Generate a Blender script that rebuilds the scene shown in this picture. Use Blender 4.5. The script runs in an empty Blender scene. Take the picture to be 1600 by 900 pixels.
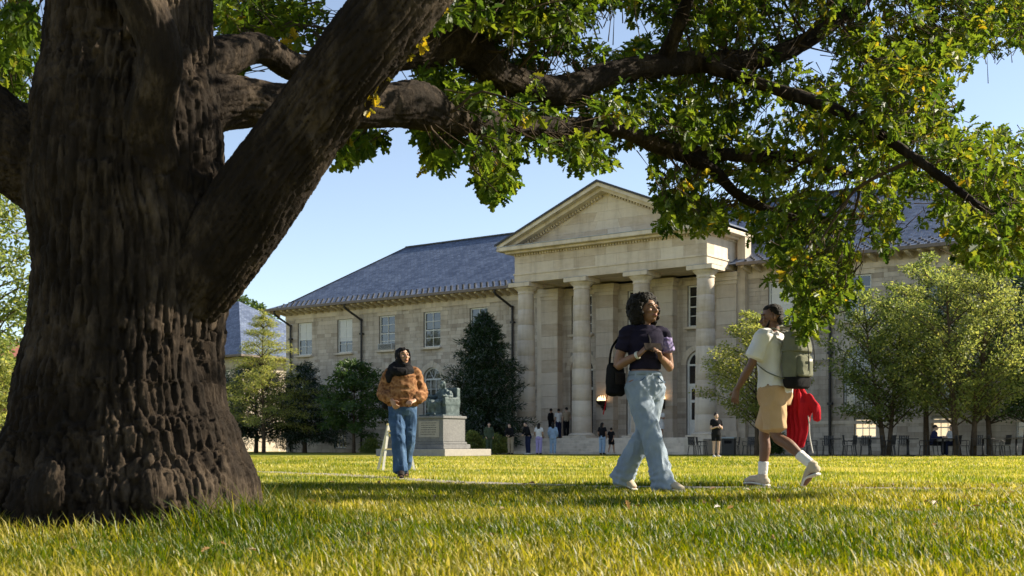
import bpy, math, random
import numpy as np
from mathutils import Vector, Matrix, noise as mnoise

# ------------------------------------------------------------------ camera, sky, sun, exposure
R = math.radians
scene = bpy.context.scene
FPX, CX, HY, CAMH = 1900.0, 800.0, 698.0, 0.40      # photo focal length (px), principal x, horizon y, eye height
cam_d = bpy.data.cameras.new('camera')
cam_d.sensor_width = 36.0
cam_d.lens = FPX / 1600 * 36.0
cam_d.shift_y = (HY - 450) / 1600
cam_d.clip_start = 0.05
cam_d.clip_end = 3000
cam_d.dof.use_dof = True
cam_d.dof.focus_distance = 11.0
cam_d.dof.aperture_fstop = 7.1
cam = bpy.data.objects.new('camera', cam_d)
scene.collection.objects.link(cam)
cam.location = (0, 0, CAMH)
cam.rotation_euler = (R(90), 0, 0)
scene.camera = cam

SUN_EL = R(33)
SUN_DIR = Vector((0.97, 0.22, 0)).normalized() * math.cos(SUN_EL) + Vector((0, 0, math.sin(SUN_EL)))   # towards the sun
world = bpy.data.worlds.new('World')
scene.world = world
world.use_nodes = True
wn = world.node_tree.nodes
sky = wn.new('ShaderNodeTexSky')
sky.sky_type = 'NISHITA'
sky.sun_disc = False
sky.sun_elevation = SUN_EL
sky.sun_rotation = math.atan2(SUN_DIR.x, SUN_DIR.y)
sky.air_density = 1.0
sky.dust_density = 0.4
sky.ozone_density = 1.0
sky.altitude = 1500
wn['Background'].inputs['Strength'].default_value = 0.074
sky_wb = wn.new('ShaderNodeHueSaturation')              # one even white balance for the whole sky
sky_wb.inputs['Saturation'].default_value = 0.82
world.node_tree.links.new(sky.outputs[0], sky_wb.inputs['Color'])
world.node_tree.links.new(sky_wb.outputs[0], wn['Background'].inputs['Color'])
sun_d = bpy.data.lights.new('sun', 'SUN')
sun_d.energy = 4.4
sun_d.angle = R(0.55)
sun_d.color = (1.0, 0.90, 0.72)
sun = bpy.data.objects.new('sun', sun_d)
scene.collection.objects.link(sun)
sun.rotation_euler = SUN_DIR.to_track_quat('Z', 'Y').to_euler()
scene.view_settings.view_transform = 'Standard'
scene.view_settings.look = 'None'
scene.view_settings.exposure = 1.52
scene.view_settings.gamma = 1.0
scene.cycles.use_denoising = True
scene.cycles.max_bounces = 8
scene.cycles.transparent_max_bounces = 8
scene.render.film_transparent = False

# ------------------------------------------------------------------ helpers
rng = np.random.default_rng(11)
random.seed(5)
C = scene.collection

def W(x, y, Z):
    """photo pixel at depth Z -> world point"""
    return Vector(((x - CX) / FPX * Z, Z, CAMH + (HY - y) / FPX * Z))

def prop(o, label=None, cat=None, group=None, kind=None):
    if label: o['label'] = label
    if cat: o['category'] = cat
    if group: o['group'] = group
    if kind: o['kind'] = kind
    return o

def empty(name, loc=(0, 0, 0), rz=0.0, label=None, cat=None, group=None):
    o = bpy.data.objects.new(name, None)
    C.objects.link(o)
    o.location = loc
    o.rotation_euler = (0, 0, rz)
    o.empty_display_size = 0.2
    return prop(o, label, cat, group)

def link(name, me, parent=None, mat=None, smooth=False, kind=None):
    o = bpy.data.objects.new(name, me)
    C.objects.link(o)
    if parent is not None: o.parent = parent
    if mat is not None and not me.materials: me.materials.append(mat)
    if smooth and len(me.polygons):
        me.polygons.foreach_set('use_smooth', np.ones(len(me.polygons), bool))
    if kind: o['kind'] = kind
    return o

def copy_tree(o, parent=None):
    c = o.copy()
    C.objects.link(c)
    if parent is not None: c.parent = parent
    for ch in list(o.children): copy_tree(ch, c)
    return c

class MB:
    """collects vertices and faces of one mesh"""
    def __init__(s): s.v = []; s.f = []; s.a = []; s.n = 0
    def add(s, verts, faces, a=0.5):
        verts = np.asarray(verts, float).reshape(-1, 3)
        k = s.n
        s.v.append(verts); s.n += len(verts)
        s.f += [tuple(i + k for i in f) for f in faces]
        s.a += [a] * len(verts)
        return s
    def box(s, x0, x1, y0, y1, z0, z1, a=0.5, back=True):
        v = [(x0, y0, z0), (x1, y0, z0), (x1, y1, z0), (x0, y1, z0), (x0, y0, z1), (x1, y0, z1), (x1, y1, z1), (x0, y1, z1)]
        f = [(0, 3, 2, 1), (4, 5, 6, 7), (0, 1, 5, 4), (1, 2, 6, 5), (3, 0, 4, 7)]
        if back: f.append((2, 3, 7, 6))
        return s.add(v, f, a)
    def bbox(s, x0, x1, y0, y1, z0, z1, b=0.01, a=0.5):
        """box with all edges chamfered"""
        o = []
        for zz, i in ((z0, b), (z0 + b, 0), (z1 - b, 0), (z1, b)):
            o += [(x0 + i + b * (i == 0) * 0, y0 + i, zz), (x1 - i, y0 + i, zz), (x1 - i, y1 - i, zz), (x0 + i, y1 - i, zz)]
        f = [(3, 2, 1, 0), (12, 13, 14, 15)]
        for r in range(3):
            for k in range(4):
                a0 = r * 4 + k; a1 = r * 4 + (k + 1) % 4
                f.append((a0, a1, a1 + 4, a0 + 4))
        return s.add(o, f, a)
    def bar(s, p, q, w, d=None, up=(0, 0, 1), a=0.5):
        p = Vector(p); q = Vector(q); d = d or w
        t = (q - p).normalized()
        u = Vector(up)
        if abs(t.dot(u)) > .95: u = Vector((0, 1, 0))
        x = t.cross(u).normalized() * w / 2; y = t.cross(x).normalized() * d / 2
        v = [p - x - y, p + x - y, p + x + y, p - x + y, q - x - y, q + x - y, q + x + y, q - x + y]
        return s.add([tuple(i) for i in v], [(0, 1, 2, 3), (7, 6, 5, 4), (0, 4, 5, 1), (1, 5, 6, 2), (2, 6, 7, 3), (3, 7, 4, 0)], a)
    def lathe(s, prof, cx=0, cy=0, n=24, a=0.5):
        v = []
        for r, z in prof:
            for k in range(n):
                t = 2 * math.pi * k / n
                v.append((cx + r * math.cos(t), cy + r * math.sin(t), z))
        f = [tuple(range(n - 1, -1, -1)), tuple(range((len(prof) - 1) * n, len(prof) * n))]
        for i in range(len(prof) - 1):
            for k in range(n):
                k2 = (k + 1) % n
                f.append((i * n + k, i * n + k2, (i + 1) * n + k2, (i + 1) * n + k))
        return s.add(v, f, a)
    def tube(s, pts, rad, n=10, ref=None, sub=4, cap=True, a=0.5):
        """swept tube through points; rad per point: r or (r_along_ref, r_across)"""
        P, Rr = resample(pts, rad, sub)
        ref = Vector(ref) if ref is not None else None
        v = []
        m = len(P)
        prev = None
        for i in range(m):
            t = (P[min(i + 1, m - 1)] - P[max(i - 1, 0)]).normalized()
            if ref is not None: x = ref - t * ref.dot(t)
            elif prev is not None: x = prev - t * prev.dot(t)
            else: x = t.cross(Vector((0.3, 0.2, 1))) if abs(t.z) < .9 else t.cross(Vector((0, 1, 0)))
            x.normalize(); prev = x
            y = t.cross(x)
            for k in range(n):
                an = 2 * math.pi * k / n
                v.append(P[i] + x * (Rr[i][0] * math.cos(an)) + y * (Rr[i][1] * math.sin(an)))
        f = []
        for i in range(m - 1):
            for k in range(n):
                k2 = (k + 1) % n
                f.append((i * n + k, i * n + k2, (i + 1) * n + k2, (i + 1) * n + k))
        if cap:
            t0 = (P[0] - P[1]).normalized(); t1 = (P[-1] - P[-2]).normalized()
            v.append(P[0] + t0 * min(Rr[0]) * .55); v.append(P[-1] + t1 * min(Rr[-1]) * .55)
            c0, c1 = m * n, m * n + 1
            for k in range(n):
                k2 = (k + 1) % n
                f.append((c0, k2, k)); f.append((c1, (m - 1) * n + k, (m - 1) * n + k2))
        return s.add([tuple(q) for q in v], f, a)
    def rings(s, rings, n=20, a=0.5, p=2.3):
        """loft of horizontal super-ellipse rings: (center, rx, ry, yaw)"""
        v = []; m = len(rings)
        for c, rx, ry, yaw in rings:
            cs, sn = math.cos(yaw), math.sin(yaw)
            for k in range(n):
                t = 2 * math.pi * k / n
                ct, st = math.cos(t), math.sin(t)
                x = rx * math.copysign(abs(ct) ** (2 / p), ct); y = ry * math.copysign(abs(st) ** (2 / p), st)
                v.append((c[0] + cs * x - sn * y, c[1] + sn * x + cs * y, c[2]))
        f = [tuple(range(n - 1, -1, -1)), tuple(range((m - 1) * n, m * n))]
        for i in range(m - 1):
            for k in range(n):
                k2 = (k + 1) % n
                f.append((i * n + k, i * n + k2, (i + 1) * n + k2, (i + 1) * n + k))
        return s.add(v, f, a)
    def ball(s, c, r, M=None, nu=16, nv=10, a=0.5):
        r = (r, r, r) if isinstance(r, (int, float)) else r
        v = [(0, 0, -r[2])]
        for i in range(1, nv):
            ph = -math.pi / 2 + math.pi * i / nv
            for k in range(nu):
                t = 2 * math.pi * k / nu
                v.append((r[0] * math.cos(ph) * math.cos(t), r[1] * math.cos(ph) * math.sin(t), r[2] * math.sin(ph)))
        v.append((0, 0, r[2]))
        f = []
        for k in range(nu):
            k2 = (k + 1) % nu
            f.append((0, 1 + k2, 1 + k))
            for i in range(nv - 2):
                b = 1 + i * nu
                f.append((b + k, b + k2, b + nu + k2, b + nu + k))
            b = 1 + (nv - 2) * nu
            f.append((b + k, b + k2, len(v) - 1))
        vv = [Vector(q) for q in v]
        if M is not None: vv = [M @ q for q in vv]
        c = Vector(c)
        return s.add([tuple(q + c) for q in vv], f, a)
    def data(s): return (np.concatenate(s.v) if s.v else np.zeros((0, 3)))
    def mesh(s, name):
        me = bpy.data.meshes.new(name)
        me.from_pydata(s.data().tolist(), [], s.f)
        at = me.attributes.new('rnd', 'FLOAT', 'POINT')
        at.data.foreach_set('value', np.asarray(s.a, np.float32))
        me.update()
        return me
    def build(s, name, mat, parent=None, smooth=False, kind=None):
        return link(name, s.mesh(name), parent, mat, smooth, kind)

def resample(pts, rad, sub):
    P = [Vector(p) for p in pts]
    Q = [(r, r) if isinstance(r, (int, float)) else r for r in rad]
    if sub <= 1 or len(P) < 2: return P, Q
    oP, oR = [], []
    for i in range(len(P) - 1):
        p0, p1, p2, p3 = P[max(i - 1, 0)], P[i], P[i + 1], P[min(i + 2, len(P) - 1)]
        for k in range(sub):
            t = k / sub
            oP.append(0.5 * ((2 * p1) + (p2 - p0) * t + (2 * p0 - 5 * p1 + 4 * p2 - p3) * t * t + (3 * p1 - p0 - 3 * p2 + p3) * t ** 3))
            tt = t * t * (3 - 2 * t)
            oR.append((Q[i][0] * (1 - tt) + Q[i + 1][0] * tt, Q[i][1] * (1 - tt) + Q[i + 1][1] * tt))
    oP.append(P[-1]); oR.append(Q[-1])
    return oP, oR

def mesh_np(name, verts, faces, rnd=None):
    """fast mesh from an (N,3) array and an (M,k) face array"""
    me = bpy.data.meshes.new(name)
    verts = np.ascontiguousarray(verts, np.float32); faces = np.ascontiguousarray(faces, np.int32)
    m, k = faces.shape
    me.vertices.add(len(verts)); me.vertices.foreach_set('co', verts.ravel())
    me.loops.add(m * k); me.loops.foreach_set('vertex_index', faces.ravel())
    me.polygons.add(m); me.polygons.foreach_set('loop_start', np.arange(0, m * k, k, dtype=np.int32))
    if rnd is not None:
        at = me.attributes.new('rnd', 'FLOAT', 'POINT')
        at.data.foreach_set('value', np.asarray(rnd, np.float32))
    me.update(calc_edges=True)
    return me

def vox(mb, voxel, smooth=2, fn=None):
    """fuse overlapping closed shapes into one continuous surface, relax it, then move vertices by fn(co, normal)"""
    me = mb.mesh('tmp')
    o = bpy.data.objects.new('tmp', me); C.objects.link(o)
    m = o.modifiers.new('r', 'REMESH'); m.mode = 'VOXEL'; m.voxel_size = voxel
    dg = bpy.context.evaluated_depsgraph_get(); dg.update()
    out = bpy.data.meshes.new_from_object(o.evaluated_get(dg))
    bpy.data.objects.remove(o); bpy.data.meshes.remove(me)
    nv = len(out.vertices)
    co = np.empty(nv * 3, np.float32); out.vertices.foreach_get('co', co); co = co.reshape(-1, 3).astype(float)
    e = np.empty(len(out.edges) * 2, np.int32); out.edges.foreach_get('vertices', e); e = e.reshape(-1, 2)
    deg = np.bincount(e.ravel(), minlength=nv).clip(1)[:, None]
    for _ in range(smooth):
        acc = np.zeros_like(co)
        for ax in range(3):
            acc[:, ax] = np.bincount(e[:, 0], co[e[:, 1], ax], nv) + np.bincount(e[:, 1], co[e[:, 0], ax], nv)
        co = co * .45 + .55 * acc / deg
    out.vertices.foreach_set('co', co.astype(np.float32).ravel()); out.update()
    if fn is not None:
        nr = np.empty(nv * 3, np.float32); out.vertices.foreach_get('normal', nr); nr = nr.reshape(-1, 3)
        co = fn(co, nr)
        out.vertices.foreach_set('co', co.astype(np.float32).ravel()); out.update()
    out.polygons.foreach_set('use_smooth', np.ones(len(out.polygons), bool))
    out.materials.clear()
    return out

def hash3(i, seed=0):
    i = i.astype(np.int64)
    h = (i[..., 0] * 73856093) ^ (i[..., 1] * 19349663) ^ (i[..., 2] * 83492791) ^ (seed * 2654435761)
    h = (h ^ (h >> 13)) * 1274126177 & 0x7fffffff
    h = (h ^ (h >> 16)) & 0xffffff
    return h / float(0xffffff)

def vnoise(p, seed=0):
    """value noise in numpy, -1..1"""
    i = np.floor(p); fr = p - i; w = fr * fr * (3 - 2 * fr)
    o = 0
    for dx in (0, 1):
        for dy in (0, 1):
            for dz in (0, 1):
                ww = (w[:, 0] if dx else 1 - w[:, 0]) * (w[:, 1] if dy else 1 - w[:, 1]) * (w[:, 2] if dz else 1 - w[:, 2])
                o = o + ww * hash3(i + np.array([dx, dy, dz]), seed)
    return o * 2 - 1

def wrinkle(amp, sc, seed=0, fine=0.35):
    sc = np.array(sc, float)
    def fn(co, nr):
        q = co / sc
        q = q + .5 * np.stack([vnoise(q * .7 + 7, seed + 3), vnoise(q * .7 + 19, seed + 4), vnoise(q * .7 + 31, seed + 5)], 1)
        d = 1 - 2 * np.abs(vnoise(q, seed)) + fine * vnoise(q * 2.3, seed + 1)
        return co + nr * (amp * (d - .3))[:, None]
    return fn

# ------------------------------------------------------------------ materials
def nodes(name):
    m = bpy.data.materials.new(name); m.use_nodes = True
    nt = m.node_tree
    return m, nt, nt.nodes, nt.links, nt.nodes['Principled BSDF']

def rgba(c): return (c[0], c[1], c[2], 1)

def ramp(nt, cols, src=None):
    r = nt.nodes.new('ShaderNodeValToRGB')
    el = r.color_ramp.elements
    while len(el) < len(cols): el.new(0.5)
    for i, (p, c) in enumerate(cols): el[i].position = p; el[i].color = rgba(c)
    if src is not None: nt.links.new(src, r.inputs[0])
    return r

def mat(name, cols, rough=.8, scale=6.0, bump=0.0, bscale=40.0, stretch=None, attr=None, attr_amt=.5, spec=.3, metal=0.0, objrnd=0.0, sheen=0.0, detail=5, stain=0.0):
    """principled with noise driven colours between cols[0] and cols[-1]; attr mixes a per piece value in; objrnd a per object value"""
    m, nt, N, L, b = nodes(name)
    tc = N.new('ShaderNodeTexCoord'); mp = N.new('ShaderNodeMapping')
    L.new(tc.outputs['Object'], mp.inputs[0])
    if stretch: mp.inputs['Scale'].default_value = stretch
    nz = N.new('ShaderNodeTexNoise'); nz.inputs['Scale'].default_value = scale; nz.inputs['Detail'].default_value = detail
    nz.inputs['Roughness'].default_value = .62
    L.new(mp.outputs[0], nz.inputs['Vector'])
    src = nz.outputs['Fac']
    def mixin(src, other, amt):
        mx = N.new('ShaderNodeMix'); mx.data_type = 'FLOAT'; mx.inputs[0].default_value = amt
        L.new(src, mx.inputs[2]); L.new(other, mx.inputs[3]); return mx.outputs[0]
    if attr:
        at = N.new('ShaderNodeAttribute'); at.attribute_name = attr
        src = mixin(src, at.outputs['Fac'], attr_amt)
    if objrnd:
        oi = N.new('ShaderNodeObjectInfo'); src = mixin(src, oi.outputs['Random'], objrnd)
    k = len(cols)
    r = ramp(nt, [(.25 + .5 * i / max(k - 1, 1) if not attr else .12 + .76 * i / max(k - 1, 1), c) for i, c in enumerate(cols)], src)
    out = r.outputs[0]
    if stain:
        # rain streaks and soot patches
        m2 = N.new('ShaderNodeMapping'); m2.inputs['Scale'].default_value = (1.5, 1.5, .16); L.new(tc.outputs['Object'], m2.inputs[0])
        ns = N.new('ShaderNodeTexNoise'); ns.inputs['Scale'].default_value = 1.3; ns.inputs['Detail'].default_value = 7; ns.inputs['Roughness'].default_value = .7
        L.new(m2.outputs[0], ns.inputs['Vector'])
        rs = ramp(nt, [(.34, (.52, .50, .48)), (.5, (.9, .9, .9)), (.68, (1.06, 1.05, 1.04))], ns.outputs['Fac'])
        mm_ = N.new('ShaderNodeMix'); mm_.data_type = 'RGBA'; mm_.blend_type = 'MULTIPLY'; mm_.inputs[0].default_value = stain
        L.new(out, mm_.inputs[6]); L.new(rs.outputs[0], mm_.inputs[7]); out = mm_.outputs[2]
    L.new(out, b.inputs['Base Color'])
    b.inputs['Roughness'].default_value = rough
    b.inputs['Specular IOR Level'].default_value = spec
    b.inputs['Metallic'].default_value = metal
    if sheen: b.inputs['Sheen Weight'].default_value = sheen
    if bump:
        n2 = N.new('ShaderNodeTexNoise'); n2.inputs['Scale'].default_value = bscale; n2.inputs['Detail'].default_value = 6
        L.new(mp.outputs[0], n2.inputs['Vector'])
        bp = N.new('ShaderNodeBump'); bp.inputs['Strength'].default_value = bump; bp.inputs['Distance'].default_value = .02
        L.new(n2.outputs['Fac'], bp.inputs['Height']); L.new(bp.outputs[0], b.inputs['Normal'])
    return m

def leaf_mat(name, cols, trans=.5, gloss=.03, hue=.485):
    """leaf: diffuse + light passing through + a little gloss, colour per leaf"""
    m, nt, N, L, b = nodes(name)
    N.remove(b)
    at = N.new('ShaderNodeAttribute'); at.attribute_name = 'rnd'
    r = ramp(nt, [(i / (len(cols) - 1), c) for i, c in enumerate(cols)], at.outputs['Fac'])
    d = N.new('ShaderNodeBsdfDiffuse'); t = N.new('ShaderNodeBsdfTranslucent'); g = N.new('ShaderNodeBsdfGlossy')
    g.inputs['Roughness'].default_value = .55; g.inputs['Color'].default_value = (.9, .9, .9, 1)
    hs = N.new('ShaderNodeHueSaturation'); hs.inputs['Hue'].default_value = hue; hs.inputs['Saturation'].default_value = 1.1; hs.inputs['Value'].default_value = 1.5
    L.new(r.outputs[0], d.inputs[0]); L.new(r.outputs[0], hs.inputs['Color']); L.new(hs.outputs[0], t.inputs[0])
    m1 = N.new('ShaderNodeMixShader'); m1.inputs[0].default_value = trans
    L.new(d.outputs[0], m1.inputs[1]); L.new(t.outputs[0], m1.inputs[2])
    fr = N.new('ShaderNodeFresnel'); fr.inputs[0].default_value = 1.35
    m2 = N.new('ShaderNodeMixShader'); L.new(m1.outputs[0], m2.inputs[1]); L.new(g.outputs[0], m2.inputs[2])
    ml = N.new('ShaderNodeMath'); ml.operation = 'MULTIPLY'; ml.inputs[1].default_value = gloss * 4
    L.new(fr.outputs[0], ml.inputs[0]); L.new(ml.outputs[0], m2.inputs[0])
    L.new(m2.outputs[0], N['Material Output'].inputs[0])
    return m

def emit(name, col, st):
    m, nt, N, L, b = nodes(name)
    b.inputs['Base Color'].default_value = rgba(col)
    b.inputs['Emission Color'].default_value = rgba(col); b.inputs['Emission Strength'].default_value = st
    return m

M = {}
M['stone'] = mat('ashlar_stone', [(.34, .275, .21), (.53, .45, .36), (.64, .56, .46)], .88, 3.0, .35, 30, attr='rnd', attr_amt=.55, stain=.6)
M['smooth_stone'] = mat('dressed_limestone', [(.50, .41, .31), (.62, .525, .405), (.68, .59, .47)], .82, 1.1, .15, 30, stretch=(1, 1, 2.2), objrnd=.3, stain=.55)
M['trim'] = mat('limestone_trim', [(.51, .42, .32), (.64, .545, .425), (.70, .61, .49)], .82, .9, .15, 30, stain=.6)
M['mortar'] = mat('mortar', [(.26, .23, .19), (.34, .30, .25)], .95, 8, .2, 60)
M['slate'] = None
M['metal_dark'] = mat('dark_painted_metal', [(.02, .018, .016), (.035, .03, .028)], .5, 8, 0, spec=.4)
M['gutter'] = mat('copper_gutter', [(.13, .10, .08), (.19, .15, .12)], .55, 5)
M['lead'] = mat('lead_flashing', [(.30, .33, .36), (.42, .45, .48)], .5, 4, .1)
M['white'] = mat('white_paint', [(.66, .64, .58), (.78, .76, .70)], .5, 5, .05)
M['blind'] = mat('window_blind', [(.62, .61, .57), (.72, .70, .66)], .7, 3)
M['bark'] = None

def slate_mat():
    m, nt, N, L, b = nodes('slate_roof')
    tc = N.new('ShaderNodeUVMap')
    br = N.new('ShaderNodeTexBrick')
    br.offset = .5
    br.inputs['Scale'].default_value = 1.0
    br.inputs['Brick Width'].default_value = .30; br.inputs['Row Height'].default_value = .20
    br.inputs['Mortar Size'].default_value = .012; br.inputs['Bias'].default_value = 0
    br.inputs['Color1'].default_value = (.055, .078, .135, 1); br.inputs['Color2'].default_value = (.135, .17, .25, 1)
    br.inputs['Mortar'].default_value = (.03, .036, .055, 1)
    L.new(tc.outputs[0], br.inputs['Vector'])
    nz = N.new('ShaderNodeTexNoise'); nz.inputs['Scale'].default_value = .8; nz.inputs['Detail'].default_value = 6
    L.new(tc.outputs[0], nz.inputs['Vector'])
    mx = N.new('ShaderNodeMix'); mx.data_type = 'RGBA'; mx.blend_type = 'MULTIPLY'; mx.inputs[0].default_value = .8
    r = ramp(nt, [(.3, (.62, .65, .72)), (.7, (1.25, 1.2, 1.15))], nz.outputs['Fac'])
    L.new(br.outputs['Color'], mx.inputs[6]); L.new(r.outputs[0], mx.inputs[7])
    L.new(mx.outputs[2], b.inputs['Base Color'])
    b.inputs['Roughness'].default_value = .52; b.inputs['Specular IOR Level'].default_value = .5
    bp = N.new('ShaderNodeBump'); bp.inputs['Strength'].default_value = .6; bp.inputs['Distance'].default_value = .02
    L.new(br.outputs['Fac'], bp.inputs['Height']); bp.invert = True
    L.new(bp.outputs[0], b.inputs['Normal'])
    return m
M['slate'] = slate_mat()

def glass_mat():
    m, nt, N, L, b = nodes('window_glass')
    b.inputs['Base Color'].default_value = (.018, .02, .022, 1)
    b.inputs['Roughness'].default_value = .06; b.inputs['Specular IOR Level'].default_value = .9
    tc = N.new('ShaderNodeTexCoord'); nz = N.new('ShaderNodeTexNoise'); nz.inputs['Scale'].default_value = 1.7
    L.new(tc.outputs['Object'], nz.inputs['Vector'])
    bp = N.new('ShaderNodeBump'); bp.inputs['Strength'].default_value = .12; bp.inputs['Distance'].default_value = .05
    L.new(nz.outputs['Fac'], bp.inputs['Height']); L.new(bp.outputs[0], b.inputs['Normal'])
    return m
M['glass'] = glass_mat()
M['lit_glass'] = emit('lit_window_glass', (1.0, .80, .50), .34)

# ------------------------------------------------------------------ the ground
def lawn_mat():
    m, nt, N, L, b = nodes('lawn_turf')
    tc = N.new('ShaderNodeTexCoord')
    def nz(scale, det, st=None):
        mp = N.new('ShaderNodeMapping'); L.new(tc.outputs['Object'], mp.inputs[0])
        if st: mp.inputs['Scale'].default_value = st
        n = N.new('ShaderNodeTexNoise'); n.inputs['Scale'].default_value = scale; n.inputs['Detail'].default_value = det
        n.inputs['Roughness'].default_value = .65; L.new(mp.outputs[0], n.inputs['Vector']); return n.outputs['Fac']
    big = nz(.22, 5); fine = nz(26, 4)
    r1 = ramp(nt, [(.30, (.12, .15, .02)), (.5, (.22, .22, .03)), (.70, (.34, .28, .07))], big)
    r2 = ramp(nt, [(.30, (.55, .58, .5)), (.68, (1.3, 1.25, 1.15))], fine)
    mx = N.new('ShaderNodeMix'); mx.data_type = 'RGBA'; mx.blend_type = 'MULTIPLY'; mx.inputs[0].default_value = .85
    L.new(r1.outputs[0], mx.inputs[6]); L.new(r2.outputs[0], mx.inputs[7])
    L.new(mx.outputs[2], b.inputs['Base Color'])
    b.inputs['Roughness'].default_value = .95; b.inputs['Specular IOR Level'].default_value = .1
    bp = N.new('ShaderNodeBump'); bp.inputs['Strength'].default_value = .9; bp.inputs['Distance'].default_value = .05
    L.new(fine, bp.inputs['Height']); L.new(bp.outputs[0], b.inputs['Normal'])
    return m
M['lawn'] = lawn_mat()
me = mesh_np('lawn', np.array([(-700, -60, 0), (700, -60, 0), (700, 1400, 0), (-700, 1400, 0)], float), np.array([[0, 1, 2, 3]]))
prop(link('lawn', me, None, M['lawn']), 'wide sunlit lawn reaching from the oak to the hall', 'lawn', kind='structure')

M['path'] = mat('worn_paving', [(.15, .13, .10), (.22, .195, .155), (.28, .25, .205)], .9, 2.5, .3, 50)
PATH = [(-14, 24), (-4.2, 19.4), (-2.6, 17.6), (-.6, 13.6), (.8, 11.9), (3, 11.5), (6, 11.2), (16, 10.6)]
def path_y(x):
    return np.interp(x, [p[0] for p in PATH], [p[1] for p in PATH])
PATH_HW = .55
xs = np.linspace(-14, 16, 61); pv = []
for x in xs:
    pv += [(x, path_y(x) - PATH_HW + .05 * math.sin(x * 3.1), .004), (x, path_y(x) + PATH_HW + .05 * math.sin(x * 2.3 + 1), .004)]
me = mesh_np('path', np.array(pv), np.array([[2 * i, 2 * i + 2, 2 * i + 3, 2 * i + 1] for i in range(60)]))
prop(link('path', me, None, M['path']), 'narrow worn path crossing the lawn under the walkers', 'path', kind='structure')

# ------------------------------------------------------------------ the hall
U = Vector((0.80188, -0.59748, 0)); O1 = Vector((0.8133, 70.2403, 0)); HALL_RZ = math.atan2(U.y, U.x)
VN = Vector((-0.59748, -0.80188, 0))
def H(a, b, z=0):
    """hall coordinates (along the front, out from the column line, up) -> world"""
    return O1 + U * a + VN * b + Vector((0, 0, z))
hall = empty('university_hall', O1, HALL_RZ, 'long sandstone hall with four columned portico, pediment and blue slate roof', 'building')
CEN = 5.78
COLS = [0.0, 3.85, 7.71, 11.56]
WY = 2.9                      # wall plane (local y grows into the building)
XL, XR = -23.2, 34.8

def roof_uv(me):
    uv = me.uv_layers.new(name='UVMap')
    for p in me.polygons:
        n = p.normal
        hh = Vector((0, 0, 1)).cross(n)
        if hh.length < 1e-4: hh = Vector((1, 0, 0))
        hh.normalize(); s = n.cross(hh)
        for li in p.loop_indices:
            c = me.vertices[me.loops[li].vertex_index].co
            uv.data[li].uv = (c.dot(hh), c.dot(s))

def stone_wall(parent, T, s0, s1, z0, z1, openings, course=.25, lens=(.4, .95), depth=.28, seed=1, core='wall', plain=False):
    """wall along s with rectangular openings; T(s, d, z) maps to local coordinates (d = depth behind the face)"""
    r = random.Random(seed)
    xs = sorted({s0, s1, *[o[0] for o in openings], *[o[1] for o in openings]})
    zs = sorted({z0, z1, *[o[2] for o in openings], *[o[3] for o in openings]})
    mb = MB()
    for i in range(len(xs) - 1):
        for j in range(len(zs) - 1):
            xc, zc = (xs[i] + xs[i + 1]) / 2, (zs[j] + zs[j + 1]) / 2
            if any(o[0] < xc < o[1] and o[2] < zc < o[3] for o in openings): continue
            mb.add([T(xs[i], .014, zs[j]), T(xs[i + 1], .014, zs[j]), T(xs[i + 1], .014, zs[j + 1]), T(xs[i], .014, zs[j + 1])], [(0, 1, 2, 3)])
    for o in openings:
        for (p, q) in (((o[0], o[2]), (o[0], o[3])), ((o[0], o[3]), (o[1], o[3])), ((o[1], o[3]), (o[1], o[2])), ((o[1], o[2]), (o[0], o[2]))):
            mb.add([T(p[0], .0, p[1]), T(q[0], .0, q[1]), T(q[0], depth, q[1]), T(p[0], depth, p[1])], [(0, 1, 2, 3)])
    w = mb.build(core, M['mortar'], parent)
    if plain: return w
    bb = MB()
    z = z0
    while z < z1 - .05:
        h = course * r.choice([.75, 1, 1, 1.2]); zt = min(z + h, z1)
        free = [(s0, s1)]
        for o in openings:
            if o[2] < zt - .01 and o[3] > z + .01:
                nf = []
                for f0, f1 in free:
                    if o[1] <= f0 or o[0] >= f1: nf.append((f0, f1)); continue
                    if o[0] > f0: nf.append((f0, o[0]))
                    if o[1] < f1: nf.append((o[1], f1))
                free = nf
        for f0, f1 in free:
            s = f0
            while s < f1 - .02:
                e = s + r.uniform(*lens)
                if f1 - e < .3: e = f1
                g = .007; d = -r.uniform(0, .016)
                A = [T(s + g, d, z + g), T(e - g, d, z + g), T(e - g, d, zt - g), T(s + g, d, zt - g),
                     T(s + g, .02, z + g), T(e - g, .02, z + g), T(e - g, .02, zt - g), T(s + g, .02, zt - g)]
                bb.add(A, [(0, 1, 2, 3), (4, 5, 1, 0), (3, 2, 6, 7), (4, 0, 3, 7), (1, 5, 6, 2)], min(1, max(0, r.gauss(.5, .24))))
                s = e
        z = zt
    bb.build('stonework', M['stone'], w, kind='stuff')
    return w

FRONT = lambda y: (lambda s, d, z: (s, y + d, z))
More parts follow.
